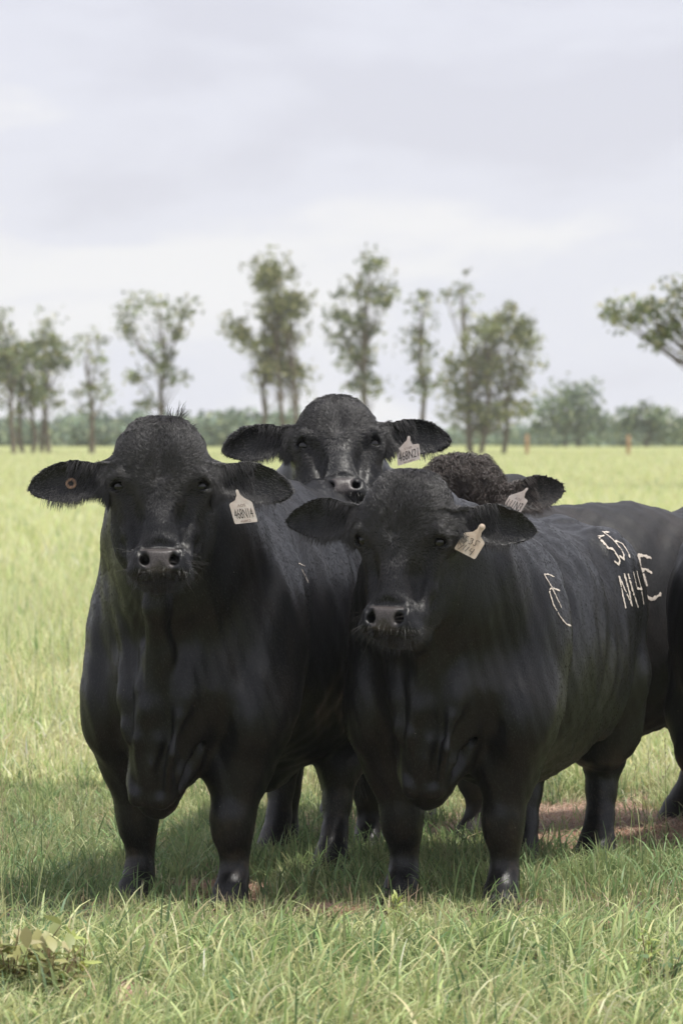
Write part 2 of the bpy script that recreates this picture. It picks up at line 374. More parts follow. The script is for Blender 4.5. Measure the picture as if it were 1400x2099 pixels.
    for key, s, fr in (('fl', 1, 1), ('fr', -1, 1), ('hl', 1, 0), ('hr', -1, 0)):
        x, y = feet[key]; w = p.get('leg', 1.12)*(1.0 if fr else p.get('hleg', 1.15))
        if fr:
            P = [(s*.215*W, -.02, .66), (s*.20*W*.5+x*.5, y*.5-.02, .45), (x, y-.01, .30), (x, y-.005, .235), (x, y+.010, .185), (x, y+.008, .14), (x, y, .095), (x, y-.03, .05)]
            R = [.128*w, .088*w, .064*w, .055*w, .041*w, .0365*w, .042*w, .050*w]
            S.chain(B, P[:3], R[:3], .06); S.chain(B, P[2:], R[2:], .025); S.ell(B, (x, y-.032, .27), (.048*w, .042, .060), .03); S.ell(B, (x+s*.03, y+.03, .29), (.03, .035, .05), .03)
            S.chain(B, [(x, y-.035, .045), (x, y-.055, .0)], [.050*w, .062*w], .02)
            S.ell(B, (x-s*.045, y*.6+.05, .50), (.07, .085, .15), .06)
        else:
            P = [(s*.19*W, 1.34, .70), (s*.18*W*.4+x*.6, y*.5+1.42*.5, .50), (x, y+.10, .385), (x, y+.07, .27), (x, y+.04, .17), (x, y, .095), (x, y-.03, .05)]
            R = [.17, .108*w**.6, .055*w, .036*w, .033*w, .040*w, .050*w]
            S.chain(B, P[:3], R[:3], .06); S.chain(B, P[2:], R[2:], .03); S.ell(B, (x, y+.145, .42), (.032, .035, .06), .04)
            S.chain(B, [(x, y-.035, .045), (x, y-.055, .0)], [.048*w, .060*w], .02)
        S.chain(B, [(x, y-.16, .01), (x, y-.06, .035)], [.006, .004], .012, 'sub')       # cleft of the hoof
        S.ell(B, (x, y+.055, .075), (.03, .02, .02), .02)
    E((0, 1.33, .52), (.075, .07, .12), .03)
    tl = p.get('tail', [(0, 1.62, T-.20), (.0, 1.72, T-.34), (.0, 1.73, .80), (.0, 1.70, .55)])
    C(tl, [.045, .034, .022, .014], .04)
def vert_normals(V, F):
    n = np.cross(V[F[:, 2]]-V[F[:, 0]], V[F[:, 3]]-V[F[:, 1]]); N = np.zeros_like(V)
    for i in range(4): np.add.at(N, F[:, i], n)
    return N/(np.linalg.norm(N, axis=1)[:, None]+1e-9)
def xf(M, P):
    M = np.array(M, np.float64); return P@M[:3, :3].T + M[:3, 3]
def smooth01(x, a, b):
    t = np.clip((x-a)/(b-a), 0, 1); return t*t*(3-2*t)
def make_curves(name, P, R, mat, parent):
    """P (n,k,3) strands, R (k,) or (n,k) radii, built as a hair curves object"""
    n, k, _ = P.shape; cu = bpy.data.hair_curves.new(name); cu.add_curves([k]*n)
    cu.attributes['position'].data.foreach_set('vector', np.ascontiguousarray(P, np.float32).ravel())
    a = cu.attributes.get('radius') or cu.attributes.new('radius', 'FLOAT', 'POINT')
    a.data.foreach_set('value', np.ascontiguousarray(np.broadcast_to(R, (n, k)), np.float32).ravel())
    cu.materials.append(mat); o = bpy.data.objects.new(name, cu); COL.objects.link(o); o.parent = parent; o['kind'] = 'stuff'
    return o
def strands(root, nrm, flow, length, lift, curl=0.0, k=5, wave=0.0):
    """short hairs: leave the skin along nrm and bend over to flow"""
    n = len(root); P = np.zeros((n, k, 3)); P[:, 0] = root; ln = np.broadcast_to(length, (n,))[:, None]/(k-1)
    side = np.cross(nrm, flow); ph = RNG.uniform(0, 6.28, (n, 1))
    for i in range(1, k):
        t = i/(k-1); L = np.broadcast_to(lift, (n,))[:, None]
        d = nrm*(L*(1-t)**0.8+0.06) + flow*(1-L*0.4) + side*(curl*t*np.sin(ph)) + side*wave*np.sin(ph+t*7) + nrm*wave*np.cos(ph+t*7)*0.7
        d[:, 2] -= 0.15*t
        d /= np.linalg.norm(d, axis=1)[:, None]+1e-9; P[:, i] = P[:, i-1]+d*ln
    return P
def sample_surface(V, F, N, dens, count):
    """count random points, probability ~ area x density (per vertex)"""
    a = np.linalg.norm(np.cross(V[F[:, 2]]-V[F[:, 0]], V[F[:, 3]]-V[F[:, 1]]), axis=1)*dens[F].mean(1)
    if a.sum() <= 0: return np.zeros((0, 3)), np.zeros((0, 3))
    f = RNG.choice(len(F), count, p=a/a.sum()) if count else np.zeros(0, int); count = len(f); u = RNG.random((count, 1)); v = RNG.random((count, 1)); Q = F[f]
    w = [(1-u)*(1-v), u*(1-v), u*v, (1-u)*v]
    P = sum(V[Q[:, i]]*w[i] for i in range(4)); n = sum(N[Q[:, i]]*w[i] for i in range(4)); n /= np.linalg.norm(n, axis=1)[:, None]+1e-9
    return P, n
def vnoise(P, s, seed=0):
    """cheap smooth pseudo noise in [-1, 1]"""
    r = np.random.default_rng(seed); o = 0
    for i in range(4):
        k = r.normal(size=3)*s*(1+0.6*i); o = o + np.sin(P@k + r.uniform(0, 6.28))/(1+0.4*i)
    return o/2.2
EYE = plain('eye_wet_black', (0.006, 0.005, 0.005), rough=0.05, spec=0.5)
COAT = coat_material('black_coat', (0.0052, 0.0054, 0.0066), (0.010, 0.0086, 0.0082))
COAT_D = coat_material('black_coat_dusty', (0.014, 0.0135, 0.014), (0.026, 0.021, 0.019), sheen=0.05, rough=0.55)
def hair_mat(name, col, rough=0.42, mud=False):
    m, nt, b, out = new_mat(name); hi = nnode(nt, 'ShaderNodeHairInfo')
    r = nt.nodes.new('ShaderNodeValToRGB'); r.color_ramp.elements[0].color = (*[c*0.50 for c in col], 1); r.color_ramp.elements[1].color = (*[c*1.7 for c in col], 1)
    nt.links.new(hi.outputs['Random'], r.inputs[0]); nt.links.new(r.outputs[0], b.inputs['Base Color'])
    b.inputs['Roughness'].default_value = rough; b.inputs['Specular IOR Level'].default_value = 0.7
    if mud:       # dried mud and dust on knees and shanks, a brown cast here and there on the coat
        ge = nnode(nt, 'ShaderNodeNewGeometry'); sp = nnode(nt, 'ShaderNodeSeparateXYZ'); nt.links.new(ge.outputs['Position'], sp.inputs[0])
        z = nnode(nt, 'ShaderNodeMapRange'); z.inputs['From Min'].default_value = .46; z.inputs['From Max'].default_value = .26; nt.links.new(sp.outputs['Z'], z.inputs['Value'])
        n = nnode(nt, 'ShaderNodeTexNoise', Scale=14.0, Detail=5.0, Roughness=.65); nt.links.new(ge.outputs['Position'], n.inputs['Vector'])
        q = nnode(nt, 'ShaderNodeMapRange'); q.inputs['From Min'].default_value = .50; q.inputs['From Max'].default_value = .66; nt.links.new(n.outputs['Fac'], q.inputs['Value'])
        mu = nt.nodes.new('ShaderNodeMath'); mu.operation = 'MULTIPLY'; nt.links.new(z.outputs[0], mu.inputs[0]); nt.links.new(q.outputs[0], mu.inputs[1])
        n2 = nnode(nt, 'ShaderNodeTexNoise', Scale=3.5, Detail=4.0, Roughness=.6); nt.links.new(ge.outputs['Position'], n2.inputs['Vector'])
        q2 = nnode(nt, 'ShaderNodeMapRange'); q2.inputs['From Min'].default_value = .48; q2.inputs['From Max'].default_value = .70; nt.links.new(n2.outputs['Fac'], q2.inputs['Value'])
        a = mixc(nt, q2.outputs[0], (0, 0, 0), (.020, .0155, .0135)); nt.links.new(r.outputs[0], a.node.inputs[6])
        c = mixc(nt, mu.outputs[0], (0, 0, 0), (.062, .043, .031)); nt.links.new(a, c.node.inputs[6]); nt.links.new(c, b.inputs['Base Color'])
    return m
HAIR = hair_mat('black_hair', (0.034, 0.0315, 0.032)); HAIR_BROWN = hair_mat('brown_black_hair', (0.055, 0.041, 0.035)); HAIR_BODY = hair_mat('body_hair_black', (0.0066, 0.0066, 0.0078), rough=0.30, mud=True); WHISKER = hair_mat('whisker', (0.10, 0.09, 0.085))

def bull(label, loc, yaw, head, p, res=(.0056, .015), fur=1.0, mat=None, hair=None, group='black bulls standing together in the pasture'):
    """head = (px, py, Y, scale, yaw, pitch, roll) of the poll in the photograph, degrees; or None when turned away"""
    root = empty('bull', loc, math.radians(yaw)); tag(root, label, 'bull', group)
    Wm = Matrix.Translation(loc) @ Matrix.Rotation(math.radians(yaw), 4, 'Z'); mat = mat or COAT; hair = hair or HAIR
    if len(head) == 7:
        px, py, Y, sc, hy, hp, hr = head
        Hw = Matrix.Translation(at(px, py, Y)) @ Matrix.Rotation(math.radians(hy), 4, 'Z') @ Matrix.Rotation(math.radians(-hp), 4, 'X') @ Matrix.Rotation(math.radians(hr), 4, 'Y') @ Matrix.Scale(sc, 4)
        H = Wm.inverted() @ Hw
    else:
        H = head[0]
    EF = ear_frames(H, p)
    hc = [f @ Vector(c) for f in EF for c in ((.0, 0, .08), (0, 0, -.08), (p.get('ear_len', .245), .03, .06), (p.get('ear_len', .245), -.06, -.07))]
    hc += [H @ Vector(c) for c in ((0, .05, 0), (0, .05, -.56), (0, -.07, -.46), (0, .2, -.3))]
    rg = lambda i, m=.03: (min(c[i] for c in hc)-m, max(c[i] for c in hc)+m)
    h, Hh = res
    lo = [min(-.52, rg(0)[0]-.02), min(-.75, rg(1)[0]-.05), -.03]; hi = [max(.52, rg(0)[1]+.02), 1.86, max(1.5, rg(2)[1]+.02)]
    rx = rg(0, .01); ry = (rg(1)[0], max(c[1] for c in hc[:8])+.01)
    S = Sculpt(axis(lo[0], hi[0], rx, h, Hh), axis(lo[1], hi[1], ry, h, Hh), axis(lo[2], hi[2], rg(2), h, Hh))
    bull_prims(S, H, p); head_prims(S, H, p)
    EF = ear_frames(H, p)
    for sx, Fm in zip((1, -1), EF):
        a = H @ Vector((sx*.105, .13, -.185)); b = Fm @ Vector((.055, .004, 0))
        S.chain(ID, [tuple(a), tuple((a+b)*.5), tuple(b)], [.060, .048, .036], .04)
        S.ear(Fm, p.get('ear_len', .245), p.get('ear_w', .068))
        S.ell(Fm, (.075, -.028, -.005), (.055, .022, .026), .02, 'sub')
    for f in p.get('extra', []): f(S, H)
    V, F = S.mesh(); N = vert_normals(V, F)
    if N[np.argmax(V[:, 2])][2] < 0: F = F[:, ::-1]; N = -N
    Pz = xf(H.inverted(), V)
    # muscle, rib and skin relief over the body, away from the face
    wb = smooth01(np.linalg.norm(Pz-np.array([0, .1, -.27]), axis=1), .26, .42)*smooth01(V[:, 2], .10, .40)
    q = V.astype(float)
    rel = .0105*vnoise(q*[1, 1, .55], 8, 21)+.0048*vnoise(q*[1, 1, .45], 21, 22)
    nk = smooth01(-V[:, 1], -.55, -.05)*smooth01(V[:, 2], .55, .85)           # neck and shoulder: fine vertical skin folds
    ang = np.arctan2(q[:, 0], q[:, 1]+.55)
    rel += nk*.0016*np.sin(ang*52+5*vnoise(q, 5, 23)+q[:, 2]*3)*(.5+.5*vnoise(q, 6, 24))
    rb = smooth01(V[:, 1], .3, .6)*smooth01(1.15-V[:, 1], 0, .3)
    rel += rb*.0018*vnoise(q*[1, .8, .6], 33, 25)
    fm = (Pz[:, 1] < .16)*smooth01(Pz[:, 2], -.34, -.24)*smooth01(.17-np.abs(Pz[:, 0]), 0, .03)
    V = (V+N*(rel*wb+fm*((.0022+.0045*p.get('curly', 0))*vnoise(Pz*[1.6, 1, .8], 60, 71)+.0014*vnoise(Pz*[1.8, 1, .7], 130, 72)))[:, None]).astype(np.float32); N = vert_normals(V, F)
    nose = smooth01(-Pz[:, 1], -.005, .012)*smooth01(.062-np.abs(Pz[:, 0])-np.clip(-.470-Pz[:, 2], 0, 1)*.40, 0, .008)*smooth01(Pz[:, 2], -.526, -.514)*smooth01(-Pz[:, 2], .438, .448)
    nose *= 1-smooth01(Pz[:, 1], -.046, -.036)*(np.hypot((np.abs(Pz[:, 0])-.048)/.022, (Pz[:, 2]+.475)/.026) < 1)
    hoof = smooth01(.052-V[:, 2], 0, .012)
    body = mesh_np('body', V, F, mat, root, smooth=True, attrs={'nose': nose, 'hoof': hoof})
    # eyes
    for sx in (1, -1):
        c = H @ Vector((sx*.1295, .0635, -.2225)); me = bpy.data.meshes.new('eye'); u = []
        th = np.linspace(0, math.pi, 13); ph = np.linspace(0, 2*math.pi, 20, endpoint=False)
        VV = np.array([[math.sin(t)*math.cos(q), math.sin(t)*math.sin(q), math.cos(t)] for t in th for q in ph])*.0212*head_scale(H)+np.array(c)
        FF = np.array([(i*20+j, i*20+(j+1) % 20, (i+1)*20+(j+1) % 20, (i+1)*20+j) for i in range(12) for j in range(20)])
        bpy.data.meshes.remove(me); mesh_np('eye', VV, FF[:, ::-1], EYE, root, smooth=True)
    if fur > 0:
        add_fur(root, V, F, N, Pz, H, EF, p, fur, hair)
    if p.get('switch'):
        cx, cy, cz, ln = p['switch']; n = 260
        r0 = np.array([cx, cy, cz])+RNG.normal(0, .018, (n, 3)); d = np.tile([0, 0, -1.0], (n, 1)); s = RNG.normal(0, 1, (n, 3)); s[:, 2] = 0; s /= np.linalg.norm(s, axis=1)[:, None]
        make_curves('tail_switch', strands(r0, s, d, RNG.uniform(.6, 1.0, n)*ln, .22, .3, 8, .15), np.linspace(.0022, .0006, 8), hair, root)
    return dict(root=root, body=body, H=H, W=Wm, EF=EF, V=V, F=F)
def head_scale(H): return H.to_scale()[0]
def add_fur(root, V, F, N, Pz, H, EF, p, fur, hair):
    hr = np.array(H.to_3x3()); x, y, z = Pz.T
    inhead = (np.abs(x) < .19) & (z > -.58) & (z < .03) & (y > -.08) & (y < .22)
    wz = -.245
    def flow_at(P, n):
        q = xf(H.inverted(), P); dx = q[:, 0]; dz = q[:, 2]-wz
        f = np.stack([dx*1.2+.02*vnoise(q, 22, 3)+.014*vnoise(q, 60, 4), np.zeros(len(q)), np.where(dz > 0, dz*0.75, dz*1.4)+.02*vnoise(q, 20, 5)], 1)
        # the top of the poll parts and falls forwards
        t = smooth01(q[:, 2], -.07, -.02)[:, None]; f = f*(1-t)+np.stack([dx*.8+.03*vnoise(q, 35, 8), np.full(len(q), -.02), np.full(len(q), -.10)], 1)*t
        f = f@hr.T; f -= n*(f*n).sum(1)[:, None]; return f/(np.linalg.norm(f, axis=1)[:, None]+1e-9)
    fr = y < .14
    eyeout = 1-np.exp(-((np.abs(x)-.135)**2+(z+.2225)**2)/.022**2)
    eyeout = smooth01(eyeout, .55, .8)
    long_ = eyeout*inhead*fr*smooth01(z, -.34, -.20); curly = p.get('curly', 0)
    nf = int((26000 if not curly else 30000)*fur)
    P, n = sample_surface(V, F, N, long_, nf); q = xf(H.inverted(), P)
    ln = (.012+.012*smooth01(q[:, 2], -.26, -.12))*RNG.uniform(.6, 1.2, len(P))
    if curly: ln = ln*2.3
    fl = flow_at(P, n)
    cl = vnoise(q, 150, 2)[:, None]*0.35; fl = fl+np.cross(n, fl)*cl; fl /= np.linalg.norm(fl, axis=1)[:, None]
    make_curves('forehead_hair', strands(P, n, fl, ln, .42 if not curly else .6, .35, 5, .25 if not curly else .75), np.array([.00060, .00060, .00052, .0004, .00015])*(1+.7*curly), hair, root)
    short = eyeout*inhead*smooth01(-z, .22, .32)*(1-smooth01(-z, .430, .440)*(y < .02)*(np.abs(x) < .075))
    P, n = sample_surface(V, F, N, short, int(16000*fur)); fl = flow_at(P, n)
    make_curves('face_hair', strands(P, n, fl, RNG.uniform(.005, .009, len(P)), .35, .2, 3), np.array([.00042, .00042, .00015]), HAIR_BODY if hair is HAIR else hair, root)
    # beard and whiskers round the mouth
    m = inhead*(z < -.50)*(y < .09); P, n = sample_surface(V, F, N, m.astype(float), int(520*max(fur, .3)))
    d = n.copy(); d[:, 2] -= 1.0; d /= np.linalg.norm(d, axis=1)[:, None]
    make_curves('chin_hair', strands(P, n, d, RNG.uniform(.012, .038, len(P)), .14, .8, 6, .12), np.linspace(.0004, .0001, 6), HAIR_BODY, root)
    m = inhead*(z < -.44)*(z > -.545)*(y < .08)*(np.abs(x) > .05); P, n = sample_surface(V, F, N, m.astype(float), int(34*max(fur, .4)))
    d = n.copy(); d[:, 2] -= .5; d /= np.linalg.norm(d, axis=1)[:, None]
    make_curves('whisker', strands(P, n, d, RNG.uniform(.03, .08, len(P)), .45, .5, 6), np.linspace(.00035, .0001, 6), WHISKER, root)
    # fringes and lining of the ears
    Pr = []; Nn = []; Fl = []; Ln = []
    L = p.get('ear_len', .245); hw = p.get('ear_w', .068)
    for Fm in EF:
        el = xf(Fm.inverted(), V); Re = np.array(Fm.to_3x3())
        on = (el[:, 0] > .0)*(el[:, 0] < L*1.03)*(np.abs(el[:, 2]) < hw*1.2)*(np.abs(el[:, 1]) < .07)
        zc = el[:, 2]+.1*el[:, 0]**2/L
        P, n = sample_surface(V, F, N, on*smooth01(-zc, hw*.35, hw*.8)*smooth01(L-el[:, 0], .03, .12), int(1100*fur))
        f = np.tile([.25, -.15, -1.0], (len(P), 1))@Re.T; Pr.append(P); Nn.append(n); Fl.append(f); Ln.append(RNG.uniform(.008, .036, len(P)))
        P, n = sample_surface(V, F, N, on*(el[:, 0] < L*.5)*(el[:, 1] < .01), int(1600*fur)); f = np.tile([.35, -.25, -.9], (len(P), 1))@Re.T
        Pr.append(P); Nn.append(n); Fl.append(f); Ln.append(RNG.uniform(.012, .038, len(P)))
        P, n = sample_surface(V, F, N, on.astype(float), int(2600*fur)); f = np.tile([1.0, -.1, -.2], (len(P), 1))@Re.T
        Pr.append(P); Nn.append(n); Fl.append(f); Ln.append(RNG.uniform(.005, .010, len(P)))
    P = np.concatenate(Pr); n = np.concatenate(Nn); f = np.concatenate(Fl); f /= np.linalg.norm(f, axis=1)[:, None]
    make_curves('ear_hair', strands(P, n, f, np.concatenate(Ln), .3, .25, 5, .1), np.linspace(.0006, .0002, 5), hair, root)
    for (tx, ty, tz, cnt, ln, dx, dz) in p.get('tufts', []):
        r0 = np.array(H @ Vector((tx, ty, tz)))+RNG.normal(0, .006, (cnt, 3)); d = np.array(H.to_3x3() @ Vector((dx, -.1, dz))); d = np.tile(d/np.linalg.norm(d), (cnt, 1))+RNG.normal(0, .22, (cnt, 3))
        make_curves('poll_tuft', strands(r0, np.tile([0, 0, 1.0], (cnt, 1)), d/np.linalg.norm(d, axis=1)[:, None], RNG.uniform(.5, 1, cnt)*ln, .3, .6, 7, .1), np.linspace(.0011, .0003, 7), hair, root)
    # a thin coat of short hair over neck, chest and shoulders softens the outlines
    m = (V[:, 2] > .07)*(V[:, 1] < 1.7)*(~inhead)*np.where(V[:, 2] < .3, 1.5, 1.0)
    P, n = sample_surface(V, F, N, m.astype(float), int(p.get('bodyfur', 0))); f = np.stack([n[:, 0]*.2+.12*vnoise(P, 9, 5)+.06*vnoise(P, 60, 15), .55+.2*vnoise(P, 7, 6), np.full(len(P), -1.0)], 1)
    f -= n*(f*n).sum(1)[:, None]; f /= np.linalg.norm(f, axis=1)[:, None]+1e-9
    if len(P): make_curves('body_hair', strands(P, n, f, RNG.uniform(.005, .010, len(P)), .06, .1, 3), np.array([.00034, .0003, .00012]), HAIR_BODY if hair is HAIR else hair, root)
def ground(px, Y): return Vector(((px-700)/FPX*Y, Y, 0.0))
FEET = dict(fl=(.185, -.04), fr=(-.185, -.04), hl=(.17, 1.40), hr=(-.17, 1.44))
def feet(**k): d = dict(FEET); d.update(k); return d
t_ = __import__('time').time()
A = bull('large black bull at front left wearing a tan ear button and tag 468N14', ground(398, 16.95), -17,
         (328, 850, 16.42, 1.0, 1, 12, 0),
         dict(top=1.39, feet=feet(fl=(.170, -.10), fr=(-.200, .02), hl=(.205, .88), hr=(-.19, 1.48)), ear_z=-.180, ear_l=(-2, 8, 8), ear_r=(-1, 2, 8), ear_len=.272, brisket=.295, keel=-.045, loin=.21, rump=.38, girth=1.0, bodyfur=85000,
              tufts=[(.055, .06, -.012, 26, .07, .5, 1.0), (.03, .05, -.005, 10, .05, .2, 1.0), (-.06, .05, -.015, 12, .03, -.8, .5), (.09, .07, -.03, 12, .04, 1.0, .4)],
              tail=[(0, 1.62, 1.18), (0, 1.70, 1.04), (-.02, 1.66, .80), (-.03, 1.62, .55)], switch=(.02, 1.58, .56, .36)))
B = bull('black bull at centre front with handwritten tag and chalk numbers on its hip', ground(937, 16.95), -15.5,
         (818, 963, 16.38, 1.0, -21, 8, 1),
         dict(top=1.255, rump=.29, belly=.335, hleg=1.28, cheek=.80, feet=feet(fl=(.175, -.06), fr=(-.175, -.03), hl=(.14, 1.50), hr=(-.07, 1.20)), ear_z=-.145, ear_l=(2, 20, 8), ear_r=(2, -6, 8), ear_len=.262, brisket=.325, keel=-.035, bodyfur=85000,
              tufts=[(0, .03, -.02, 60, .03, 0, -1.0)]))
C = bull('black bull at the back resting its chin, head highest of all, tag 468N21', ground(672, 18.85), -8,
         (688, 794, 18.55, .97, 2, 37, -2),
         dict(top=1.42, feet=feet(fl=(.16, -.04), fr=(-.16, .0)), ear_z=-.130, ear_l=(3, 4, 34), ear_r=(-4, 0, 34), ear_len=.27, brisket=.42), res=(.0066, .02), fur=.6)
D = bull('dusty bull with curly brown forehead and tag 111N3 behind the chalk marked bull', ground(925, 19.35), -48,
         (947, 962, 18.75, .98, -2, -14, 0),
         dict(top=1.28, belly=.35, hump=.09, feet=feet(), ear_z=-.155, ear_l=(14, 16, -12), ear_r=(-28, 30, -12), curly=1, brisket=.42), res=(.0066, .02), fur=.6, mat=COAT_D, hair=HAIR_BROWN)
Hf = Matrix.Translation((0, -.55, 1.42)) @ Matrix.Rotation(math.radians(-15), 4, 'X')
Fb = bull('black bull cut off by the right edge of the picture, seen from behind', ground(1490, 19.0)+Vector((.635, 1.15, 0)), 180-22,
         (Hf,), dict(top=1.28, leg=1.3, feet=feet(hl=(.20, 1.42), hr=(-.20, 1.42))), res=(.02, .018), fur=0)
print('bulls', __import__('time').time()-t_)
# ------------------------------------------------------------------ ear tags, chalk
TAGM = plain('tag_cream_plastic', (0.72, 0.62, 0.52), rough=0.5, noise=(0.60, 0.44, 0.32), nscale=25)
TAGW = plain('tag_white_plastic', (0.76, 0.68, 0.62), rough=0.5, noise=(0.68, 0.56, 0.48), nscale=30)
INK = plain('tag_ink', (0.045, 0.035, 0.03), rough=0.6); INKR = plain('tag_ink_faded', (0.26, 0.17, 0.14), rough=0.6)
CHALK = plain('chalk', (0.62, 0.55, 0.47), rough=0.9, noise=(0.42, 0.37, 0.33), nscale=120)
BUTTON = plain('button_tan', (0.46, 0.27, 0.18), rough=0.5, noise=(0.30, 0.17, 0.11), nscale=90); BHOLE = plain('button_hole', (0.02, 0.02, 0.02), rough=0.4)
def bvh(b):
    M = b['W']; V = xf(M, b['V']); return BVHTree.FromPolygons([tuple(v) for v in V], b['F'].tolist())
for b_ in (A, B, C, D): b_['bvh'] = bvh(b_)
EYE0 = Vector((0, 0, CAM_H))
def hit(b, px, py, Yd=None):
    loc, n, i, d = b['bvh'].ray_cast(EYE0, ray(px, py).normalized(), 40.0)
    return (loc, n) if loc else (at(px, py, Yd or 16.5), Vector((0, -1, 0)))
def font_mesh(txt):
    cu = bpy.data.curves.new('lettering', 'FONT'); cu.body = txt; cu.align_x = 'CENTER'; cu.resolution_u = 3; o = bpy.data.objects.new('lettering', cu); COL.objects.link(o)
    bpy.context.view_layer.update(); me = bpy.data.meshes.new_from_object(o); bpy.data.objects.remove(o); bpy.data.curves.remove(cu)
    n = len(me.vertices); V = np.zeros(n*3, np.float32); me.vertices.foreach_get('co', V); return me, V.reshape(-1, 3)
def ear_tag(b, stud, u, dn, neck, texts, label, mat, strokes=None, out=.045, Yd=None, tilt=(0, 0), stud_vis=True):
    """stud: pixel of the pin; u, dn: pixel vectors of the plate's width and height; neck: pixel offset of the plate's shoulder line"""
    loc, n = hit(b, *stud, Yd); o3 = loc - ray(*stud).normalized()*out; Y = o3.y; s = Y/FPX
    ex = Vector((s, tilt[0]*s, 0)); ey = Vector((0, -tilt[1]*s, -s)); back = Vector((0, 1, 0))
    root = empty('ear_tag', o3); tag(root, label, 'ear tag', 'ear tags of the bulls')
    P = lambda x, y, d=0.0: tuple(ex*x + ey*y - back*d)          # pixel offsets from the stud
    u = Vector(u); dn = Vector(dn); nk = Vector(neck)
    Q = lambda a, c: (nk.x+u.x*a+dn.x*c, nk.y+u.y*a+dn.y*c)     # a in [-.5,.5], c in [0,1]
    ax = nk.normalized() if nk.length > 0 else Vector((0, 1)); pr = Vector((-ax.y, ax.x))
    if pr.dot(u) < 0: pr = -pr
    w = u.length; ol = []
    kw = .14 if stud_vis else .06
    for t in np.linspace(math.pi, 2*math.pi, 7): ol.append(tuple(pr*math.cos(t)*w*kw+ax*(math.sin(t)*w*kw)))
    ol.append(tuple(nk*.35+pr*w*(kw*.5+.05))); ol.append(tuple(nk*.7+pr*w*.2)); 
    ol += [Q(.44, -.02), Q(.5, .06), Q(.5, .93), Q(.47, 1.0), Q(-.47, 1.0), Q(-.5, .93), Q(-.5, .06), Q(-.44, -.02)]
    ol.append(tuple(nk*.7-pr*w*.2)); ol.append(tuple(nk*.35-pr*w*(kw*.5+.05)))
    bm = __import__('bmesh').new(); th = .0022
    f0 = bm.faces.new([bm.verts.new(P(x, y, 0)) for x, y in ol])
    r = __import__('bmesh').ops.extrude_face_region(bm, geom=[f0])
    for v in r['geom']:
        if hasattr(v, 'co'): v.co += Vector((0, th, 0))
    __import__('bmesh').ops.recalc_face_normals(bm, faces=bm.faces); me = bpy.data.meshes.new('plate'); bm.to_mesh(me); bm.free(); me.materials.append(mat)
    po = bpy.data.objects.new('plate', me); COL.objects.link(po); po.parent = root
    for txt, c0, hgt, wid, m in texts:                          # centre row, height and width as fractions of the plate
        me, V = font_mesh(txt); mn = V.min(0); mx = V.max(0); W2 = []
        for v in V:
            a = ((v[0]-mn[0])/(mx[0]-mn[0])-.5)*wid; c = c0+(.5-(v[1]-mn[1])/(mx[1]-mn[1]))*hgt; W2.append(P(*Q(a, c), .0007))
        me.vertices.foreach_set('co', np.array(W2, np.float32).ravel()); me.materials.clear(); me.materials.append(m); me.name = 'lettering'
        t = bpy.data.objects.new('lettering', me); COL.objects.link(t); t.parent = root
    if strokes:
        mb = MB()
        for st in strokes:
            pts = [Vector(P(x-stud[0], y-stud[1], .0011)) for x, y in st]; mb.tube([tuple(p) for p in pts], .00095, 5)
        mb.build('lettering', INK, root)
    if stud_vis:
        mb = MB(); a = np.linspace(0, 2*math.pi, 17)
        for r0, r1, d0, d1 in ((.0075, .0072, 0, .004), (.0072, .004, .004, .005), (.004, .0001, .0052, .0054)):
            V = [(math.cos(t)*r, -d, math.sin(t)*r) for r, d in ((r0, d0), (r1, d1)) for t in a]; mb.add(V, [(i, i+1, 18+i, 17+i) for i in range(16)])
        mb.build('stud', mat, root)
    pin, nn = MB(), None
    pin.tube([(0, 0, 0), (0, .02, 0), (0, .042, 0)], .0022, 6); pin.build('pin', mat, root)
    return root
def C3(L, ox, oy, k): return [[(ox+x/k, oy+y/k) for x, y in s] for s in L]
ear_tag(A, (486, 1006), (47, -5), (12, 42), (7, 24), [('AOS', .14, .13, .34, INKR), ('468N14', .53, .48, .80, INK), ('468K2', .90, .11, .45, INKR)],
        'worn white ear tag printed 468N14 under the ear of the front left bull', TAGW, stud_vis=False)
ear_tag(C, (838, 896), (46.5, -14), (2.5, 32), (-2, 20), [('V16B', .07, .14, .34, INKR), ('468N21', .50, .56, .86, INK), ('4658E6', .91, .10, .5, INKR)],
        'white ear tag printed 468N21 on the bull whose head is highest', TAGW, stud_vis=False)
ear_tag(D, (1080, 1002), (37, 12), (-19, 30), (-16, 18), [('AOS', .10, .14, .34, INKR), ('111N3', .52, .54, .80, INK)],
        'white ear tag printed 111N3 in the ear of the curly headed bull', TAGW, stud_vis=False, out=.09)
hw = C3([[(640, 630), (585, 600), (540, 650), (520, 690), (550, 740), (530, 790), (490, 805), (455, 770)], [(700, 675), (760, 680), (790, 720), (735, 760), (755, 800), (720, 850), (670, 862), (625, 820)],
         [(1000, 800), (940, 760), (870, 755), (850, 830), (865, 860), (830, 905), (790, 905), (768, 870)],
         [(295, 1025), (475, 885), (430, 1050), (555, 890)], [(650, 950), (505, 1095)], [(735, 990), (655, 1070), (745, 1110)], [(820, 1025), (665, 1220)]], 920, 1060, 15.556)
ear_tag(B, (988, 1080), (43, 22), (-21, 34), (-15, 22), [], 'stained cream ear tag with 535 N14 written by hand', TAGM, strokes=hw)
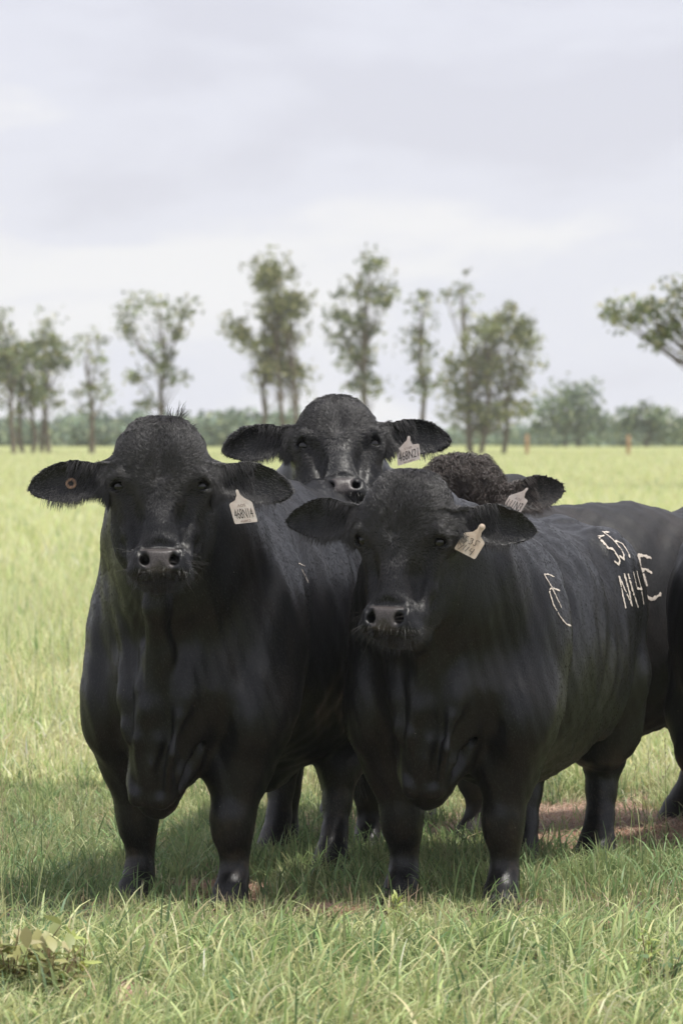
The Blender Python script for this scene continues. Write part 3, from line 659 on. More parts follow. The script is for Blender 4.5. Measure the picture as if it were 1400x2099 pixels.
# button in the ear of the front left bull
loc, n = hit(A, 146, 991, 16.4); bt = empty('ear_button', loc); tag(bt, 'round tan button with dark centre in the ear at far left', 'ear button')
bq = n.to_track_quat('Y', 'Z').to_matrix(); mb = MB(); a = np.linspace(0, 2*math.pi, 25)
for (r0, d0), (r1, d1) in zip([(.0185, 0), (.0180, .004), (.0155, .006), (.0105, .006), (.0080, .004)], [(.0180, .004), (.0155, .006), (.0105, .006), (.0080, .004), (.0078, .001)]):
    V = [tuple(bq @ Vector((math.cos(t)*r, d, math.sin(t)*r))) for r, d in ((r0, d0), (r1, d1)) for t in a]; mb.add(V, [(i, i+1, 26+i, 25+i) for i in range(24)])
mb.build('ring', BUTTON, bt); mb = MB(); mb.tube([tuple(bq @ Vector((0, d, 0))) for d in (-.01, .002, .0035)], [.0078, .0078, .0001], 16); mb.build('pin', BHOLE, bt)
# back of a tag seen as a thin pale edge over the other ear of the chalk marked bull
loc, n = hit(B, 680, 1075, 16.4); et = empty('ear_tag', loc); tag(et, 'pale edge of a tag over the ear left of the centre front face', 'ear tag', 'ear tags of the bulls')
mb = MB(); c = at(686, 1056, loc.y+.030)-loc; V = []
for t in np.linspace(0, 2*math.pi, 24, endpoint=False): V += [tuple(c+Vector((math.cos(t)*.024, -.001, math.sin(t)*.024))), tuple(c+Vector((math.cos(t)*.024, .0015, math.sin(t)*.024)))]
mb.add(V, [(2*i, 2*i+1, (2*i+3) % 48, (2*i+2) % 48) for i in range(24)])
k0 = len(V); V2 = [V[2*i] for i in range(24)]+[tuple(c+Vector((0, -.001, 0)))]; mb.add(V2, [(i, (i+1) % 24, 24) for i in range(24)]); mb.build('plate', TAGM, et)

def chalk(b, lines, width, name='chalk_mark', label=None):
    """strokes of chalk lying on the hide: the line is followed over the skin"""
    mb = MB(); Mi = b['W'].inverted()
    for ln in lines:
        pts = []
        for i in range(len(ln)-1):
            (x0, y0), (x1, y1) = ln[i], ln[i+1]; m = max(2, int(math.hypot(x1-x0, y1-y0)/2.0))
            for j in range(m): pts.append((x0+(x1-x0)*j/m, y0+(y1-y0)*j/m))
        pts.append(ln[-1]); hs = []
        for x, y in pts:
            loc, n, i, d = b['bvh'].ray_cast(EYE0, ray(x+RNG.normal(0, .25), y+RNG.normal(0, .25)).normalized(), 40.0)
            if loc is None: continue
            hs.append((Mi @ loc, (Mi.to_3x3() @ n).normalized()))
        if len(hs) < 3: continue
        V = []; 
        for i, (p, n) in enumerate(hs):
            if n.dot(Mi.to_3x3() @ Vector((0, -1, 0))) < 0: n = -n
            t = hs[min(i+1, len(hs)-1)][0]-hs[max(i-1, 0)][0]; sd = n.cross(t).normalized(); w = width*random.uniform(.45, 1.15)*(0.6 if i in (0, len(hs)-1) else 1)
            V += [tuple(p+sd*w+n*.0022), tuple(p+n*.0032), tuple(p-sd*w+n*.0022)]
        m = len(hs); F = []
        for i in range(m-1):
            if (hs[i+1][0]-hs[i][0]).length > (.12 if m < 25 else .08) or (m > 25 and random.random() < .04): continue
            F += [(3*i, 3*i+1, 3*i+4, 3*i+3), (3*i+1, 3*i+2, 3*i+5, 3*i+4)]
        if F: mb.add(V, F)
    o = mb.build(name, CHALK, b['root'])
    if label: o['label'] = label
K = 4.375
chalk(B, C3([[(150, 775), (225, 905), (310, 1085)], [(150, 778), (195, 780), (240, 800)], [(290, 925), (240, 905), (205, 905), (200, 940), (235, 1050), (290, 1150), (350, 1225), (390, 1238)]], 1080, 1000, K), .0036, label='faint chalk letters E and C on the shoulder')
chalk(B, C3([[(690, 432), (640, 440), (730, 545), (770, 550), (830, 650), (820, 695), (780, 660)], [(735, 400), (680, 400), (740, 440), (790, 490), (845, 560), (865, 600), (865, 645), (825, 610)], [(790, 490), (805, 480), (860, 510), (915, 600), (915, 630)],
         [(820, 790), (850, 930), (882, 1085)], [(822, 792), (940, 1060)], [(870, 770), (905, 900), (940, 1060)], [(905, 775), (950, 940), (995, 1080)], [(950, 755), (985, 905), (1030, 910)], [(980, 750), (1020, 900), (1043, 1045)]], 1080, 1000, K), .0052, label='chalk numbers 535 N14 on the hip')
chalk(D, C3([[(990, 605), (1050, 612), (1110, 630)], [(995, 605), (1020, 740)], [(1000, 755), (1060, 730), (1120, 770)], [(1040, 770), (1075, 885)], [(1045, 960), (1120, 1005), (1190, 960), (1195, 945)]], 1080, 1000, K), .0072, label='thick chalk letters F and C on the flank')
for ln_ in ([(611, 1155), (624, 1161)], [(618, 1168), (631, 1195)]): chalk(A, [ln_], .0022)
# ------------------------------------------------------------------ pasture
GZ = 0.0
def ground_material():
    m, nt, b, out = new_mat('pasture_ground'); L = nt.links; tc = nnode(nt, 'ShaderNodeTexCoord')
    n1 = nnode(nt, 'ShaderNodeTexNoise', Scale=0.35, Detail=6.0, Roughness=0.65); n2 = nnode(nt, 'ShaderNodeTexNoise', Scale=45.0, Detail=5.0, Roughness=0.7)
    n3 = nnode(nt, 'ShaderNodeTexNoise', Scale=0.03, Detail=4.0)
    for n in (n1, n2, n3): L.new(tc.outputs['Object'], n.inputs['Vector'])
    soil = mixc(nt, n2.outputs['Fac'], (0.090, 0.062, 0.042), (0.30, 0.215, 0.15))
    far = mixc(nt, n1.outputs['Fac'], (0.27, 0.31, 0.11), (0.38, 0.39, 0.16)); far2 = mixc(nt, n3.outputs['Fac'], (0, 0, 0), (0.31, 0.33, 0.12)); L.new(far, far2.node.inputs[6])
    sp = nnode(nt, 'ShaderNodeSeparateXYZ'); L.new(tc.outputs['Object'], sp.inputs[0])
    r = nnode(nt, 'ShaderNodeMapRange'); r.inputs['From Min'].default_value = 22; r.inputs['From Max'].default_value = 60; L.new(sp.outputs['Y'], r.inputs['Value'])
    c = mixc(nt, r.outputs[0], (0, 0, 0), (0, 0, 0)); L.new(soil, c.node.inputs[6]); L.new(far2, c.node.inputs[7]); L.new(c, b.inputs['Base Color']); b.inputs['Roughness'].default_value = 0.95
    ab = nnode(nt, 'ShaderNodeMath', operation='ABSOLUTE'); L.new(sp.outputs['X'], ab.inputs[0]); ra = nnode(nt, 'ShaderNodeMapRange'); ra.inputs['From Min'].default_value = 1.6; ra.inputs['From Max'].default_value = 2.4; L.new(ab.outputs[0], ra.inputs['Value'])
    yy = nnode(nt, 'ShaderNodeMapRange'); yy.inputs['From Min'].default_value = 13.0; yy.inputs['From Max'].default_value = 12.2; L.new(sp.outputs['Y'], yy.inputs['Value'])
    mx_ = nnode(nt, 'ShaderNodeMath', operation='MAXIMUM'); L.new(ra.outputs[0], mx_.inputs[0]); L.new(yy.outputs[0], mx_.inputs[1])
    turf = mixc(nt, n2.outputs['Fac'], (0.08, 0.10, 0.045), (0.22, 0.24, 0.11)); c = mixc(nt, mx_.outputs[0], (0, 0, 0), (0, 0, 0)); L.new(soil, c.node.inputs[6]); L.new(turf, c.node.inputs[7]); near = c
    c = mixc(nt, r.outputs[0], (0, 0, 0), (0, 0, 0)); L.new(near, c.node.inputs[6]); L.new(far2, c.node.inputs[7]); L.new(c, b.inputs['Base Color'])
    bp = nnode(nt, 'ShaderNodeBump', Strength=0.6, Distance=0.03); L.new(n2.outputs['Fac'], bp.inputs['Height']); L.new(bp.outputs[0], b.inputs['Normal'])
    return m
gx = np.concatenate([[-520], np.linspace(-160, -12, 12), np.linspace(-8, 8, 33), np.linspace(12, 160, 12), [520]]); gy = np.concatenate([[-60, -10], np.linspace(4, 60, 113), np.linspace(65, 300, 30), [400, 700]])
GX, GY = np.meshgrid(gx, gy, indexing='ij'); Pn = np.stack([GX.ravel(), GY.ravel(), np.zeros(GX.size)], 1)
zz = (.018*vnoise(Pn, 1.6, 41)+.008*vnoise(Pn, 5, 42)-.015)*(np.abs(Pn[:, 0]) < 30)*(Pn[:, 1] < 100)*(Pn[:, 1] > 0); Pn[:, 2] = zz
ny_ = len(gy); Fg = np.array([(i*ny_+j, (i+1)*ny_+j, (i+1)*ny_+j+1, i*ny_+j+1) for i in range(len(gx)-1) for j in range(ny_-1)])
g = mesh_np('ground', Pn, Fg, ground_material(), smooth=True); g['kind'] = 'structure'
GRASS = leaf_mat('grass_blades', trans=0.40, rough=0.48, spec=0.4)
PAL = np.array([(.60, .62, .31), (.44, .51, .22), (.25, .34, .13), (.13, .21, .095), (.68, .62, .38), (.58, .46, .30)])
def blades(xy, h, w, lean, az, col, nl, bend=1.0, z0=0.0, face=None):
    """arching ribbons: nl levels; lean = sideways reach as a share of the height"""
    n = len(xy); t = np.linspace(0, 1, nl); V = np.zeros((n, nl, 2, 3)); d = np.stack([np.cos(az), np.sin(az)], 1)
    fa = (az+math.pi/2+RNG.normal(0, .7, n)) if face is None else face; sdir = np.stack([np.cos(fa), np.sin(fa)], 1)
    hh = np.broadcast_to(h, (n,))[:, None]; ll = np.broadcast_to(lean, (n,))[:, None]
    reach = hh*ll*(t[None, :]**1.9); z = hh*(t[None, :]-.42*np.clip(ll, 0, 2.2)*t[None, :]**3.2*bend)+z0
    z = np.maximum(z, .004+.02*t[None, :])
    wd = np.broadcast_to(w, (n,))[:, None]*(1-t[None, :]**2.2)**.8*(.55+.45*np.minimum(1, t[None, :]*4))*0.5; wd[:, -1] = .0004
    for s, sg in ((0, -1), (1, 1)):
        V[:, :, s, 0] = xy[:, 0:1]+d[:, 0:1]*reach+sdir[:, 0:1]*wd*sg; V[:, :, s, 1] = xy[:, 1:2]+d[:, 1:2]*reach+sdir[:, 1:2]*wd*sg; V[:, :, s, 2] = z
    base = (np.arange(n)*nl*2)[:, None, None]; k = np.arange(nl-1)[None, :, None]*2; F = base+k+np.array([0, 1, 3, 2])[None, None, :]
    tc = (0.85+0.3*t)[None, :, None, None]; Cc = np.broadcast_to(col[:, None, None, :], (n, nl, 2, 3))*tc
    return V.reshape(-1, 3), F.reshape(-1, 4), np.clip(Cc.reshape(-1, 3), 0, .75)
def pick_col(n, p, xy, jit=.16, bias=0.0):
    P = np.array(p, float)[None, :]*np.ones((n, 1)); q = np.concatenate([xy, np.zeros((n, 1))], 1); v = vnoise(q, 1.1, 61)[:, None]+bias
    P[:, 2:4] *= np.exp(1.0*v); P[:, 4:] *= np.exp(-.9*v); P /= P.sum(1)[:, None]; u = RNG.random(n); k = (P.cumsum(1) < u[:, None]).sum(1)
    return PAL[np.clip(k, 0, 5)]*np.exp(RNG.normal(0, jit, (n, 1)))*np.exp(RNG.normal(0, .05, (n, 3)))
def strip(n, y0, y1, mx, power=1.0):
    y = y0+(y1-y0)*RNG.random(int(n*1.0))**power; x = RNG.uniform(-1, 1, len(y))*(y*.0668+mx); return np.stack([x, y], 1)
DIRT = [(1.02, 19.85, .48, 1.05), (-.63, 13.95, .16, .28), (-.42, 17.3, .14, .22), (.42, 19.6, .45, .35), (-.03, 16.5, .05, .1)]
def dirt(xy):
    m = np.zeros(len(xy))
    for x, y, rx, ry in DIRT: m = np.maximum(m, 1.35-np.hypot((xy[:, 0]-x)/rx, (xy[:, 1]-y)/ry)+.35*vnoise(np.c_[xy, xy[:, :1]*0], 12, 77))
    return m
parts = []
def grass(name, label, sets):
    V = []; F = []; Cc = []; n = 0
    for v, f, c in sets: V.append(v); F.append(f+n); Cc.append(c); n += len(v)
    o = mesh_np(name, np.concatenate(V), np.concatenate(F), GRASS, smooth=True, col=np.concatenate(Cc)); tag(o, label, 'grass', kind='stuff'); return o
def near_grass():
    sets = []
    # tufts
    nt_ = 5800; T = strip(nt_, 12.4, 22.5, 1.1); per = RNG.integers(10, 26, nt_); idx = np.repeat(np.arange(nt_), per); n = len(idx)
    az = RNG.uniform(0, 6.28, n); rad = np.abs(RNG.normal(0, .028, n)); xy = T[idx]+np.stack([np.cos(az), np.sin(az)], 1)*rad[:, None]
    th = np.clip(.125+.045*vnoise(np.c_[T, T[:, :1]*0], 1.7, 51), .06, .24)*RNG.uniform(.7, 1.25, nt_); h = th[idx]*RNG.uniform(.5, 1.2, n)
    herd = smooth01(xy[:, 1], 15.2, 16.2)*(1-smooth01(xy[:, 1], 19.8, 20.8)); h *= 1-.64*herd*(1-.75*smooth01(xy[:, 1], 16.7, 17.1))
    d = dirt(xy); keep = (d < .15)|(RNG.random(n) < .10); tc = pick_col(nt_, (.24, .25, .24, .19, .06, .02), T, .18)
    col = tc[idx]*.5+pick_col(n, (.26, .22, .22, .20, .08, .02), xy)*.5
    gn = .35*vnoise(np.c_[xy, xy[:, :1]*0], 3.0, 88); green = smooth01(xy[:, 1]+gn, 16.4, 17.4)*(1-smooth01(xy[:, 1]+gn, 19.0, 20.6)); col = col*(1-.45*green[:, None])+np.array([(.19, .28, .12)])*.45*green[:, None]
    az2 = az+RNG.normal(0, .5, n); az2 = np.where(RNG.random(n) < .35, RNG.normal(-2.2, .8, n), az2)
    lean = np.abs(RNG.normal(.55, .38, n))
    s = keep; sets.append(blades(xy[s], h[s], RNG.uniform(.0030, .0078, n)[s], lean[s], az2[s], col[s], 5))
    # single blades and undergrowth
    n = 42000; xy = strip(n, 12.4, 22.5, 1.0); d = dirt(xy); s = (d < .2)|(RNG.random(n) < .06); xy = xy[s]; n = len(xy)
    sets.append(blades(xy, RNG.uniform(.03, .12, n), RNG.uniform(.0025, .005, n), np.abs(RNG.normal(.7, .5, n)), RNG.uniform(0, 6.28, n), pick_col(n, (.15, .22, .25, .2, .1, .08), xy), 3))
    # long broad leaves in the foreground
    n = 6000; xy = strip(n, 12.6, 15.5, .9); s = dirt(xy) < .3; xy = xy[s]; n = len(xy)
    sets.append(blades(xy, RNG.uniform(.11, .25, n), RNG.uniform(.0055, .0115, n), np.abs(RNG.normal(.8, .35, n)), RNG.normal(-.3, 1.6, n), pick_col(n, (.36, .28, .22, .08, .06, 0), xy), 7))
    n = 3000; xy = strip(n, 16.7, 19.6, .3); s = dirt(xy) < .1; xy = xy[s]; n = len(xy)
    sets.append(blades(xy, RNG.uniform(.09, .20, n), RNG.uniform(.005, .009, n), np.abs(RNG.normal(.7, .3, n)), RNG.uniform(0, 6.28, n), np.array([(.20, .30, .125)])*np.exp(RNG.normal(0, .25, (n, 1))), 5))
    # straw lying on the bare places and between the tufts
    n = 26000; xy = strip(n, 12.4, 22.5, 1.0); d = dirt(xy); s = (d > .05)|(RNG.random(n) < .10); xy = xy[s]; n = len(xy)
    ex = []
    for x, y, rx, ry in DIRT:
        m = int(9000*rx*ry+900); ex.append(np.c_[RNG.normal(x, rx*.62, m), RNG.normal(y, ry*.62, m)])
    xy = np.concatenate([xy]+ex); n = len(xy); straw = np.array([(.70, .45, .34), (.58, .36, .27), (.75, .56, .42), (.40, .25, .18)])[RNG.integers(0, 4, n)]*np.exp(RNG.normal(0, .15, (n, 1)))
    sets.append(blades(xy, RNG.uniform(.02, .045, n), RNG.uniform(.003, .007, n), RNG.uniform(1.5, 3.5, n), RNG.uniform(0, 6.28, n), straw, 3, bend=.3, z0=.003))
    # thinner, broader turf carrying the field on to either side of the view and towards the camera
    n = 34000; xy = np.c_[RNG.uniform(-6.5, 6.5, n), RNG.uniform(8.5, 23, n)]; s = (np.abs(xy[:, 0]) > xy[:, 1]*.0668+.95) | (xy[:, 1] < 12.4); xy = xy[s]; n = len(xy)
    sets.append(blades(xy, RNG.uniform(.07, .20, n), RNG.uniform(.007, .015, n), np.abs(RNG.normal(.6, .3, n)), RNG.uniform(0, 6.28, n), pick_col(n, (.30, .28, .22, .12, .08, 0), xy), 3))
    grass('grass', 'tufted green and straw coloured grass in the foreground under the bulls', sets)
    # tall thin seed stalks at the left and a few elsewhere
    sets = []; n = 60; xy = np.c_[np.concatenate([RNG.uniform(-1.25, -.84, 40), RNG.uniform(.95, 1.3, 20)]), np.concatenate([RNG.uniform(14.5, 17.5, 40), RNG.uniform(13.5, 20, 20)])]
    H_ = RNG.uniform(.25, .50, n); ln_ = np.abs(RNG.normal(.25, .2, n)); A_ = RNG.uniform(0, 6.28, n)
    sets.append(blades(xy, H_, np.full(n, .0030), ln_, A_, PAL[RNG.integers(0, 2, n)]*.95, 7))
    m = 14; idx = np.repeat(np.arange(n), m); t = np.tile(np.linspace(.80, .99, m), n); hx = xy[idx]+np.stack([np.cos(A_[idx]), np.sin(A_[idx])], 1)*(H_*ln_)[idx][:, None]*(t**1.9)[:, None]
    z = H_[idx]*(t-.42*np.clip(ln_[idx], 0, 2.2)*t**3.2)
    sets.append(blades(hx, RNG.uniform(.010, .022, n*m), np.full(n*m, .0030), RNG.uniform(.4, 1.2, n*m), RNG.uniform(0, 6.28, n*m), np.tile([(.42, .36, .22)], (n*m, 1))*RNG.uniform(.6, 1.2, (n*m, 1)), 3, z0=z[:, None]))
    grass('seed_stalks', 'thin tall seed stalks rising above the grass', sets)
near_grass()
def far_grass():
    sets = []
    n = 125000; xy = strip(n, 22.0, 52.0, 1.8, 1.25); q = np.c_[xy, xy[:, :1]*0]; h = np.clip(.30+.08*vnoise(q, .8, 52), .15, .5)*RNG.uniform(.5, 1.15, n)
    h *= .55+.45*smooth01(xy[:, 1], 22, 30)
    sets.append(blades(xy, h, RNG.uniform(.007, .014, n), np.abs(RNG.normal(.5, .35, n)), RNG.uniform(0, 6.28, n), pick_col(n, (.50, .28, .07, .02, .13, .0), xy, .13, -.15)*1.15, 3))
    n = 85000; xy = strip(n, 50.0, 125.0, 4.0, 1.3); q = np.c_[xy, xy[:, :1]*0]; h = np.clip(.30+.08*vnoise(q, .4, 53), .15, .5)*RNG.uniform(.5, 1.1, n)*(1-.5*smooth01(xy[:, 1], 70, 125))
    sets.append(blades(xy, h, RNG.uniform(.014, .030, n), np.abs(RNG.normal(.4, .3, n)), RNG.uniform(0, 6.28, n), pick_col(n, (.56, .22, .04, .01, .17, .0), xy, .12, -.25)*1.25, 3))
    n = 60000; xy = strip(n, 120.0, 270.0, 10.0, 1.2); h = RNG.uniform(.08, .22, n)
    sets.append(blades(xy, h, RNG.uniform(.04, .09, n), np.abs(RNG.normal(.3, .3, n)), RNG.uniform(0, 6.28, n), pick_col(n, (.56, .24, .03, .0, .17, .0), xy, .12, -.3)*1.25, 2))
    n = 42000; y = 22+78*RNG.random(n)**1.2; x = RNG.choice([-1, 1], n)*(y*.0668+1.6+RNG.random(n)*(4+y*.16)); xy = np.c_[x, y]
    sets.append(blades(xy, RNG.uniform(.15, .40, n), RNG.uniform(.02, .05, n), np.abs(RNG.normal(.4, .3, n)), RNG.uniform(0, 6.28, n), pick_col(n, (.50, .28, .07, .02, .13, .0), xy, .13, -.15)*1.1, 3))
    grass('field_grass', 'pale yellow green hay grass filling the field behind the bulls', sets)
far_grass()
# ------------------------------------------------------------------ small plants
STEM = plain('plant_stem', (0.20, 0.13, 0.07), rough=0.7); LEAF = leaf_mat('weed_leaf', .3, .45)
def leaf_proto(L, W, col, name='leaf'):
    t = np.array([0, .25, .55, .82, 1.0]); w = np.array([.06, .75, 1.0, .6, .02])*W/2; V = []
    for a, b in zip(t, w): V += [(a*L, -b, .10*L*math.sin(a*2.6)), (a*L, 0, .10*L*math.sin(a*2.6)-.12*b), (a*L, b, .10*L*math.sin(a*2.6))]
    F = [(3*i+j, 3*i+j+1, 3*i+j+4, 3*i+j+3) for i in range(4) for j in (0, 1)]
    o = mesh_np(name, V, F, LEAF, smooth=True, col=np.tile(col, (len(V), 1))); me = o.data; bpy.data.objects.remove(o); return me
def weed(px, py, Y, height, stems, nl, LW, cols, label, cat='weed', spread=.09):
    base = at(px, py, Y); base.z = 0; root = empty('weed', base); tag(root, label, cat, 'broad leaved weeds in the grass'); metas = [leaf_proto(LW[0]*s, LW[1]*s, c) for c in cols for s in (.7, 1.0)]; mb = MB()
    for s in range(stems):
        a = random.uniform(0, 6.28); r = random.uniform(.2, 1)*spread; hh = height*random.uniform(.65, 1.0)
        P = [Vector((0, 0, 0)), Vector((math.cos(a)*r*.35, math.sin(a)*r*.35, hh*.5)), Vector((math.cos(a)*r, math.sin(a)*r, hh))]
        mb.tube([tuple(p) for p in P], [.003, .0022, .0012], 5)
        for i in range(nl):
            t = .25+.75*i/(nl-1); p = P[0].lerp(P[1], t*2) if t < .5 else P[1].lerp(P[2], t*2-1); o = bpy.data.objects.new('leaf', random.choice(metas)); COL.objects.link(o); o.parent = root; o.location = p
            o.rotation_euler = (random.uniform(-.5, .5), random.uniform(-1.1, .25) if t > .85 else random.uniform(-.6, .4), i*2.4+random.uniform(-.4, .4))
    mb.build('stem', STEM, root)
OL = [(.38, .37, .15), (.28, .32, .12), (.46, .42, .22)]; YG = [(.42, .48, .15), (.34, .42, .12)]; GG = [(.12, .19, .08), (.16, .24, .10)]
weed(20, 2095, 13.70, .26, 15, 8, (.075, .036), OL, 'bushy olive weed with oval leaves in the bottom left corner', spread=.16)
weed(105, 2100, 13.64, .20, 11, 7, (.062, .032), OL, 'low olive weed right of the corner bush', spread=.10)
weed(165, 2050, 14.1, .17, 4, 8, (.06, .020), YG, 'yellow green leafy sprig above the low olive weed', spread=.05)
weed(1330, 2060, 14.0, .24, 3, 10, (.05, .016), YG, 'upright yellow green weed near the bottom right', spread=.03)
weed(1362, 2085, 13.8, .18, 5, 7, (.050, .024), GG, 'dark green weed in the bottom right corner', spread=.07)
weed(1100, 2010, 14.6, .12, 2, 6, (.04, .018), GG, 'small dark leaved weed among the grass below the bulls', spread=.04)
weed(810, 1900, 16.2, .11, 2, 7, (.055, .016), YG, 'pale weed in front of the hoof at centre', spread=.03)
# dead curled weed
DEAD = plain('dead_stem', (0.40, 0.25, 0.16), rough=0.8); rt = empty('dead_weed', at(1262, 1945, 15.55)); rt.location.z = 0; tag(rt, 'tangle of dry tan stems in the grass at lower right', 'dead plant'); mb = MB()
for i in range(16):
    a = random.uniform(0, 6.28); p = np.array([random.gauss(0, .03), random.gauss(0, .04), .02]); P = [p.copy()]
    for k in range(7): a += random.uniform(-.9, .9); p = p+np.array([math.cos(a)*.018, math.sin(a)*.018, .022*math.cos(k*.8)+random.uniform(-.004, .008)]); P.append(p.copy())
    mb.tube(P, np.linspace(.0022, .001, len(P)), 5)
mb.build('stem', DEAD, rt)
# ------------------------------------------------------------------ trees, far wood, fence posts
BARK = plain('bark', (0.16, 0.12, 0.095), rough=0.9, noise=(0.09, 0.07, 0.06), nscale=3.0); TLEAF = leaf_mat('tree_leaves', trans=0.25, rough=0.6, spec=0.25)
def leaf_cloud(C0, R0, n, size, cols, clump=None):
    """n leaf faces around the clump centres C0 (radius R0)"""
    k = RNG.integers(0, len(C0), n); P = C0[k]+np.clip(RNG.normal(0, 1, (n, 3)), -1.9, 1.9)*R0[k][:, None]*np.array([1, 1, .75]); u = RNG.normal(size=(n, 3)); u /= np.linalg.norm(u, axis=1)[:, None]
    v = np.cross(u, RNG.normal(size=(n, 3))); v /= np.linalg.norm(v, axis=1)[:, None]; s = (size*RNG.uniform(.6, 1.3, n))[:, None]
    V = np.stack([P-u*s, P+v*s*.5, P+u*s, P-v*s*.5], 1).reshape(-1, 3); F = np.arange(4*n).reshape(n, 4)
    shade = np.exp(RNG.normal(0, .25, (len(C0), 1)))[k]*np.exp(RNG.normal(0, .2, (n, 1))); c = cols[RNG.integers(0, len(cols), n)]*shade
    return V, F, np.repeat(c, 4, 0)
GREENS = np.array([(.085, .115, .045), (.065, .100, .040), (.12, .15, .060), (.16, .17, .075), (.055, .085, .045)])
def tree(name, label, Y, blobs, trunks, density=1.0, size=.14, group='young trees along the far side of the field', yellow=0.0, cat='tree', clumpr=.33, gaps=1.0):
    """blobs: (px, py, rx, ry) crown masses in the photograph, trunks: px of each stem"""
    base = at(trunks[0], 862+CAM_H*FPX/Y, Y); base.z = 0; root = empty(name, base); tag(root, label, cat, group); b0 = np.array(base); s = Y/FPX; CC = []; RR = []; BC = []
    for (bx, by, rx, ry) in blobs:
        c = np.array(at(bx, by, Y+random.uniform(-.4, .4)*rx*s)); BC.append(c); area = rx*ry*s*s*math.pi; m = max(4, int(area*3.6*gaps))
        d = RNG.normal(size=(m, 3)); d /= np.linalg.norm(d, axis=1)[:, None]; r = RNG.random((m, 1))**.5; P = c+1.06*d*r*np.array([rx*s, min(rx, ry*1.2)*s, ry*s]); CC.append(P); RR.append(RNG.uniform(.35, 1.5, m)*clumpr)
    CC = np.concatenate(CC)-b0; RR = np.concatenate(RR); BC = np.array(BC)-b0; nl = int(len(CC)*40*density); cols = GREENS*(1-yellow)+yellow*np.array([(.16, .16, .055)])
    V, F, c = leaf_cloud(CC, RR, nl, size, cols); mesh_np('crown', V, F, TLEAF, root, col=np.clip(c*[1.7, 1.5, 1.5]+[.045, .045, .045] if Y < 300 else c*1.2+[.10, .115, .12], 0, .5))  # leaf colours lifted paler, far oaks bluer too: distance haze put into colour
    top = max(by-ry*.3 for _, by, _, ry in blobs); zt = np.array(at(0, min(by for _, by, _, _ in blobs), Y))[2]; mb = MB(); stems = []
    for tx in trunks:
        x0 = at(tx, 900, Y).x-b0[0]; P = [np.array([x0, random.uniform(-.5, .5) if tx != trunks[0] else 0, 0.0])]; nseg = 7
        for k in range(1, nseg+1): P.append(P[-1]+np.array([RNG.normal(0, .09)+(BC[:, 0].mean()-P[-1][0])*.05, RNG.normal(0, .1), zt*(.97 if tx == trunks[0] else .8)/nseg]))
        mb.tube(P, np.linspace(.13 if len(trunks) > 1 else .16, .025, len(P)), 7); stems.append(P)
    for c_ in CC[RNG.permutation(len(CC))[:min(len(CC), 110)]]:
        P = stems[RNG.integers(0, len(stems))]; k = int(np.clip((c_[2]*.72)/zt*7, 1, 6)); p0 = P[k]; mid = (p0+c_)/2+np.array([0, 0, -.1*abs(c_[0]-p0[0])]); mb.tube([p0, mid, c_], [.030, .018, .008], 4)
    mb.build('trunk', BARK, root); return root
tree('tree', 'dark leafy tree cut off by the left edge', 245, [(-5, 670, 32, 60), (-15, 750, 48, 60), (15, 730, 30, 50)], [-8, 27], 1.0)
tree('tree', 'dense dark green tree second from the left edge', 250, [(50, 700, 34, 45), (48, 765, 48, 50), (30, 820, 40, 30)], [47, 66], 1.1)
tree('tree', 'round topped green tree between the dark trees and the thin sapling at left', 252, [(103, 680, 26, 50), (112, 745, 42, 52), (92, 815, 38, 34)], [100, 85], 1.0)
tree('tree', 'thin sparse sapling standing fourth from the left edge', 248, [(190, 705, 32, 38), (198, 770, 30, 36), (172, 815, 22, 36), (215, 810, 18, 26)], [188], .65, gaps=.6)
tree('tree', 'airy spreading tree above the head of the front left bull', 240, [(300, 625, 36, 32), (352, 630, 44, 30), (285, 680, 46, 40), (365, 680, 44, 38), (325, 725, 55, 34), (275, 770, 30, 24), (365, 770, 26, 14), (300, 815, 24, 22)], [322], .72, gaps=.72)
tree('tree', 'tall dense column shaped tree with several stems left of centre', 235, [(545, 560, 36, 34), (580, 555, 26, 26), (555, 620, 52, 44), (600, 635, 32, 48), (570, 700, 55, 50), (555, 760, 36, 34), (612, 760, 26, 46), (486, 668, 22, 12), (500, 690, 14, 10)], [578, 537, 606], 1.15, yellow=.25, gaps=1.3)
tree('tree', 'tall narrow tree directly above the highest bull head', 238, [(762, 545, 34, 30), (742, 595, 38, 36), (790, 612, 26, 26), (690, 620, 14, 36), (745, 665, 40, 36), (735, 725, 42, 36), (752, 790, 34, 36), (700, 690, 12, 14)], [745], 1.05, gaps=1.05)
tree('tree', 'slender dark conical tree right of the tall narrow one', 240, [(872, 625, 24, 28), (868, 680, 32, 34), (862, 735, 36, 30), (872, 795, 24, 36)], [870], .9, gaps=.85)
tree('tree', 'wispy nearly bare treetop behind the big bushy tree', 262, [(962, 575, 38, 28), (918, 605, 30, 28), (955, 640, 36, 34)], [962], .45, gaps=.5)
tree('tree', 'big bushy tree with two trunks right of centre', 242, [(990, 680, 58, 50), (1040, 655, 40, 44), (1068, 710, 34, 50), (975, 760, 68, 54), (1045, 780, 50, 50), (940, 830, 44, 44), (1010, 850, 56, 40), (1068, 840, 20, 30)], [985, 1032, 966], 1.15, yellow=.15)
rt_ = tree('tree', 'overhanging limb of a nearer tree at the right edge', 120, [(1292, 640, 34, 22), (1270, 655, 22, 14), (1345, 628, 36, 26), (1392, 610, 30, 32), (1385, 665, 36, 40), (1340, 690, 24, 34), (1460, 640, 80, 70), (1560, 600, 100, 90), (1450, 730, 50, 40)], [1560], 1.2, size=.085, group='nearer trees', clumpr=.20, gaps=2.2)
tree('tree', 'hazy rounded oak behind the left fence post', 310, [(1165, 835, 60, 34), (1185, 815, 36, 26), (1130, 860, 40, 30), (1210, 870, 44, 30)], [1160, 1185], 1.0, size=.20, group='hazy trees at the far edge', clumpr=.5)
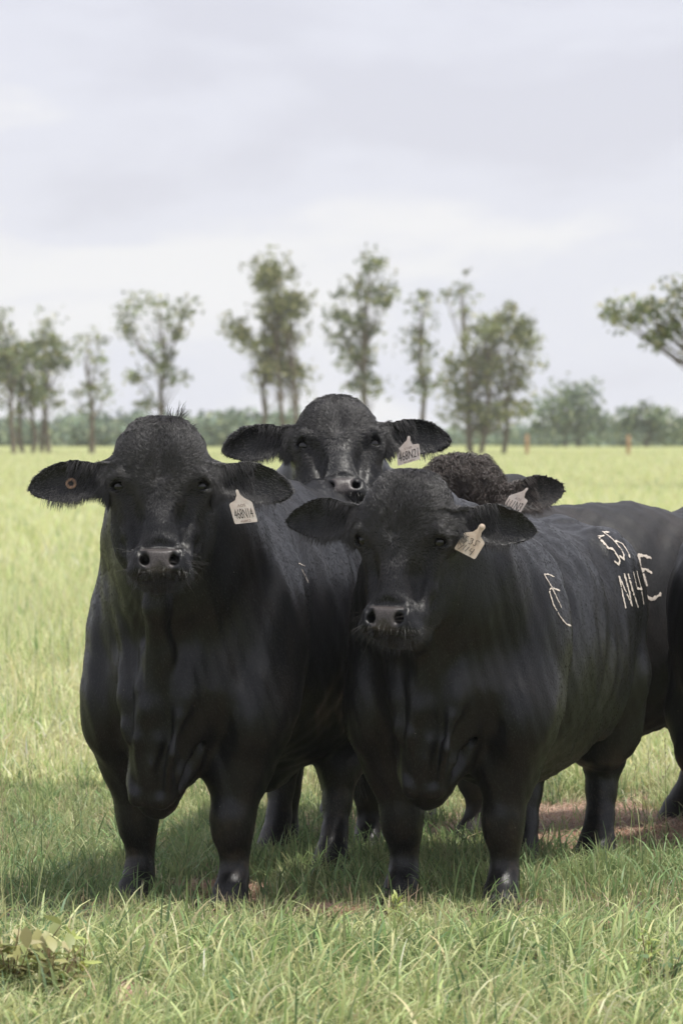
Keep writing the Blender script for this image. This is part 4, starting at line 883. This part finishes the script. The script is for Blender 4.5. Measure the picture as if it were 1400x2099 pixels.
tree('tree', 'hazy low oak behind the right fence post', 310, [(1325, 850, 48, 26), (1285, 872, 38, 26), (1370, 875, 44, 28)], [1325], 1.0, size=.20, group='hazy trees at the far edge', clumpr=.5)
def far_wood():
    C0 = []; R0 = []
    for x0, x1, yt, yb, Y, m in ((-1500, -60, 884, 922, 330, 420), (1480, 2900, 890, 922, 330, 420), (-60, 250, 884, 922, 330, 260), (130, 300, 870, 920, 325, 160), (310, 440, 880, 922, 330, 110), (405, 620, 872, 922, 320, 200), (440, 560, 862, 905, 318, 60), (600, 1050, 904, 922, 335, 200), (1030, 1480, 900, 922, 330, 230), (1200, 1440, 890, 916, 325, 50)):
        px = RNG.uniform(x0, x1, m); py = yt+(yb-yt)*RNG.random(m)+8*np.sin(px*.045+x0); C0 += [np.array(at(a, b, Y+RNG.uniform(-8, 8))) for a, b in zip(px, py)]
    C0 = np.array(C0); C0[:, 2] = np.maximum(C0[:, 2], .15); V, F, c = leaf_cloud(C0, RNG.uniform(.35, .75, len(C0)), 62000, .28, GREENS*1.1+[.11, .13, .135]); o = mesh_np('far_wood', V, F, TLEAF, col=c); tag(o, 'low hazy line of woodland along the horizon', 'woodland', kind='stuff')  # leaf colour made paler and bluer, painting distance haze into the woodland
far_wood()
POST = plain('post_wood', (0.42, 0.25, 0.13), rough=0.85, noise=(0.30, 0.18, 0.10), nscale=6)
for px, ptop, lab in ((1080, 890, 'orange brown fence post beside the big bushy tree'), (1288, 892, 'orange brown fence post nearer the right edge')):
    Y = 238.0; p = at(px, 900, Y); ht = at(px, ptop, Y).z; mb = MB(); mb.tube([(0, 0, 0), (0.01, 0, ht*.5), (0.0, 0, ht-.05), (0, 0, ht)], [.10, .095, .09, .04], 10)
    o = mb.build('fence_post', POST); o.location = (p.x, Y, 0); tag(o, lab, 'fence post', 'fence posts at the far side of the field')
# ------------------------------------------------------------------ air
def haze():
    lo = (-560, -66, -1.0); hi = (560, 760, 22.0); V = [(x, y, z) for x in (lo[0], hi[0]) for y in (lo[1], hi[1]) for z in (lo[2], hi[2])]
    F = [(0, 1, 3, 2), (4, 6, 7, 5), (0, 4, 5, 1), (2, 3, 7, 6), (0, 2, 6, 4), (1, 5, 7, 3)]; m = bpy.data.materials.new('haze_air'); m.use_nodes = True; nt = m.node_tree; nt.nodes.clear()
    out = nt.nodes.new('ShaderNodeOutputMaterial'); v = nt.nodes.new('ShaderNodeVolumePrincipled'); v.inputs['Density'].default_value = HAZE_D; v.inputs['Color'].default_value = (0.93, 0.95, 1.0, 1); v.inputs['Anisotropy'].default_value = 0.0
    nt.links.new(v.outputs[0], out.inputs['Volume']); o = mesh_np('haze', V, F, m); o['kind'] = 'stuff'
HAZE_D = 0.00030
haze()
print('tris', sum(sum(len(p.vertices)-2 for p in o.data.polygons) if len(o.data.polygons) < 50000 else len(o.data.polygons)*2 for o in SC.objects if o.type == 'MESH'))
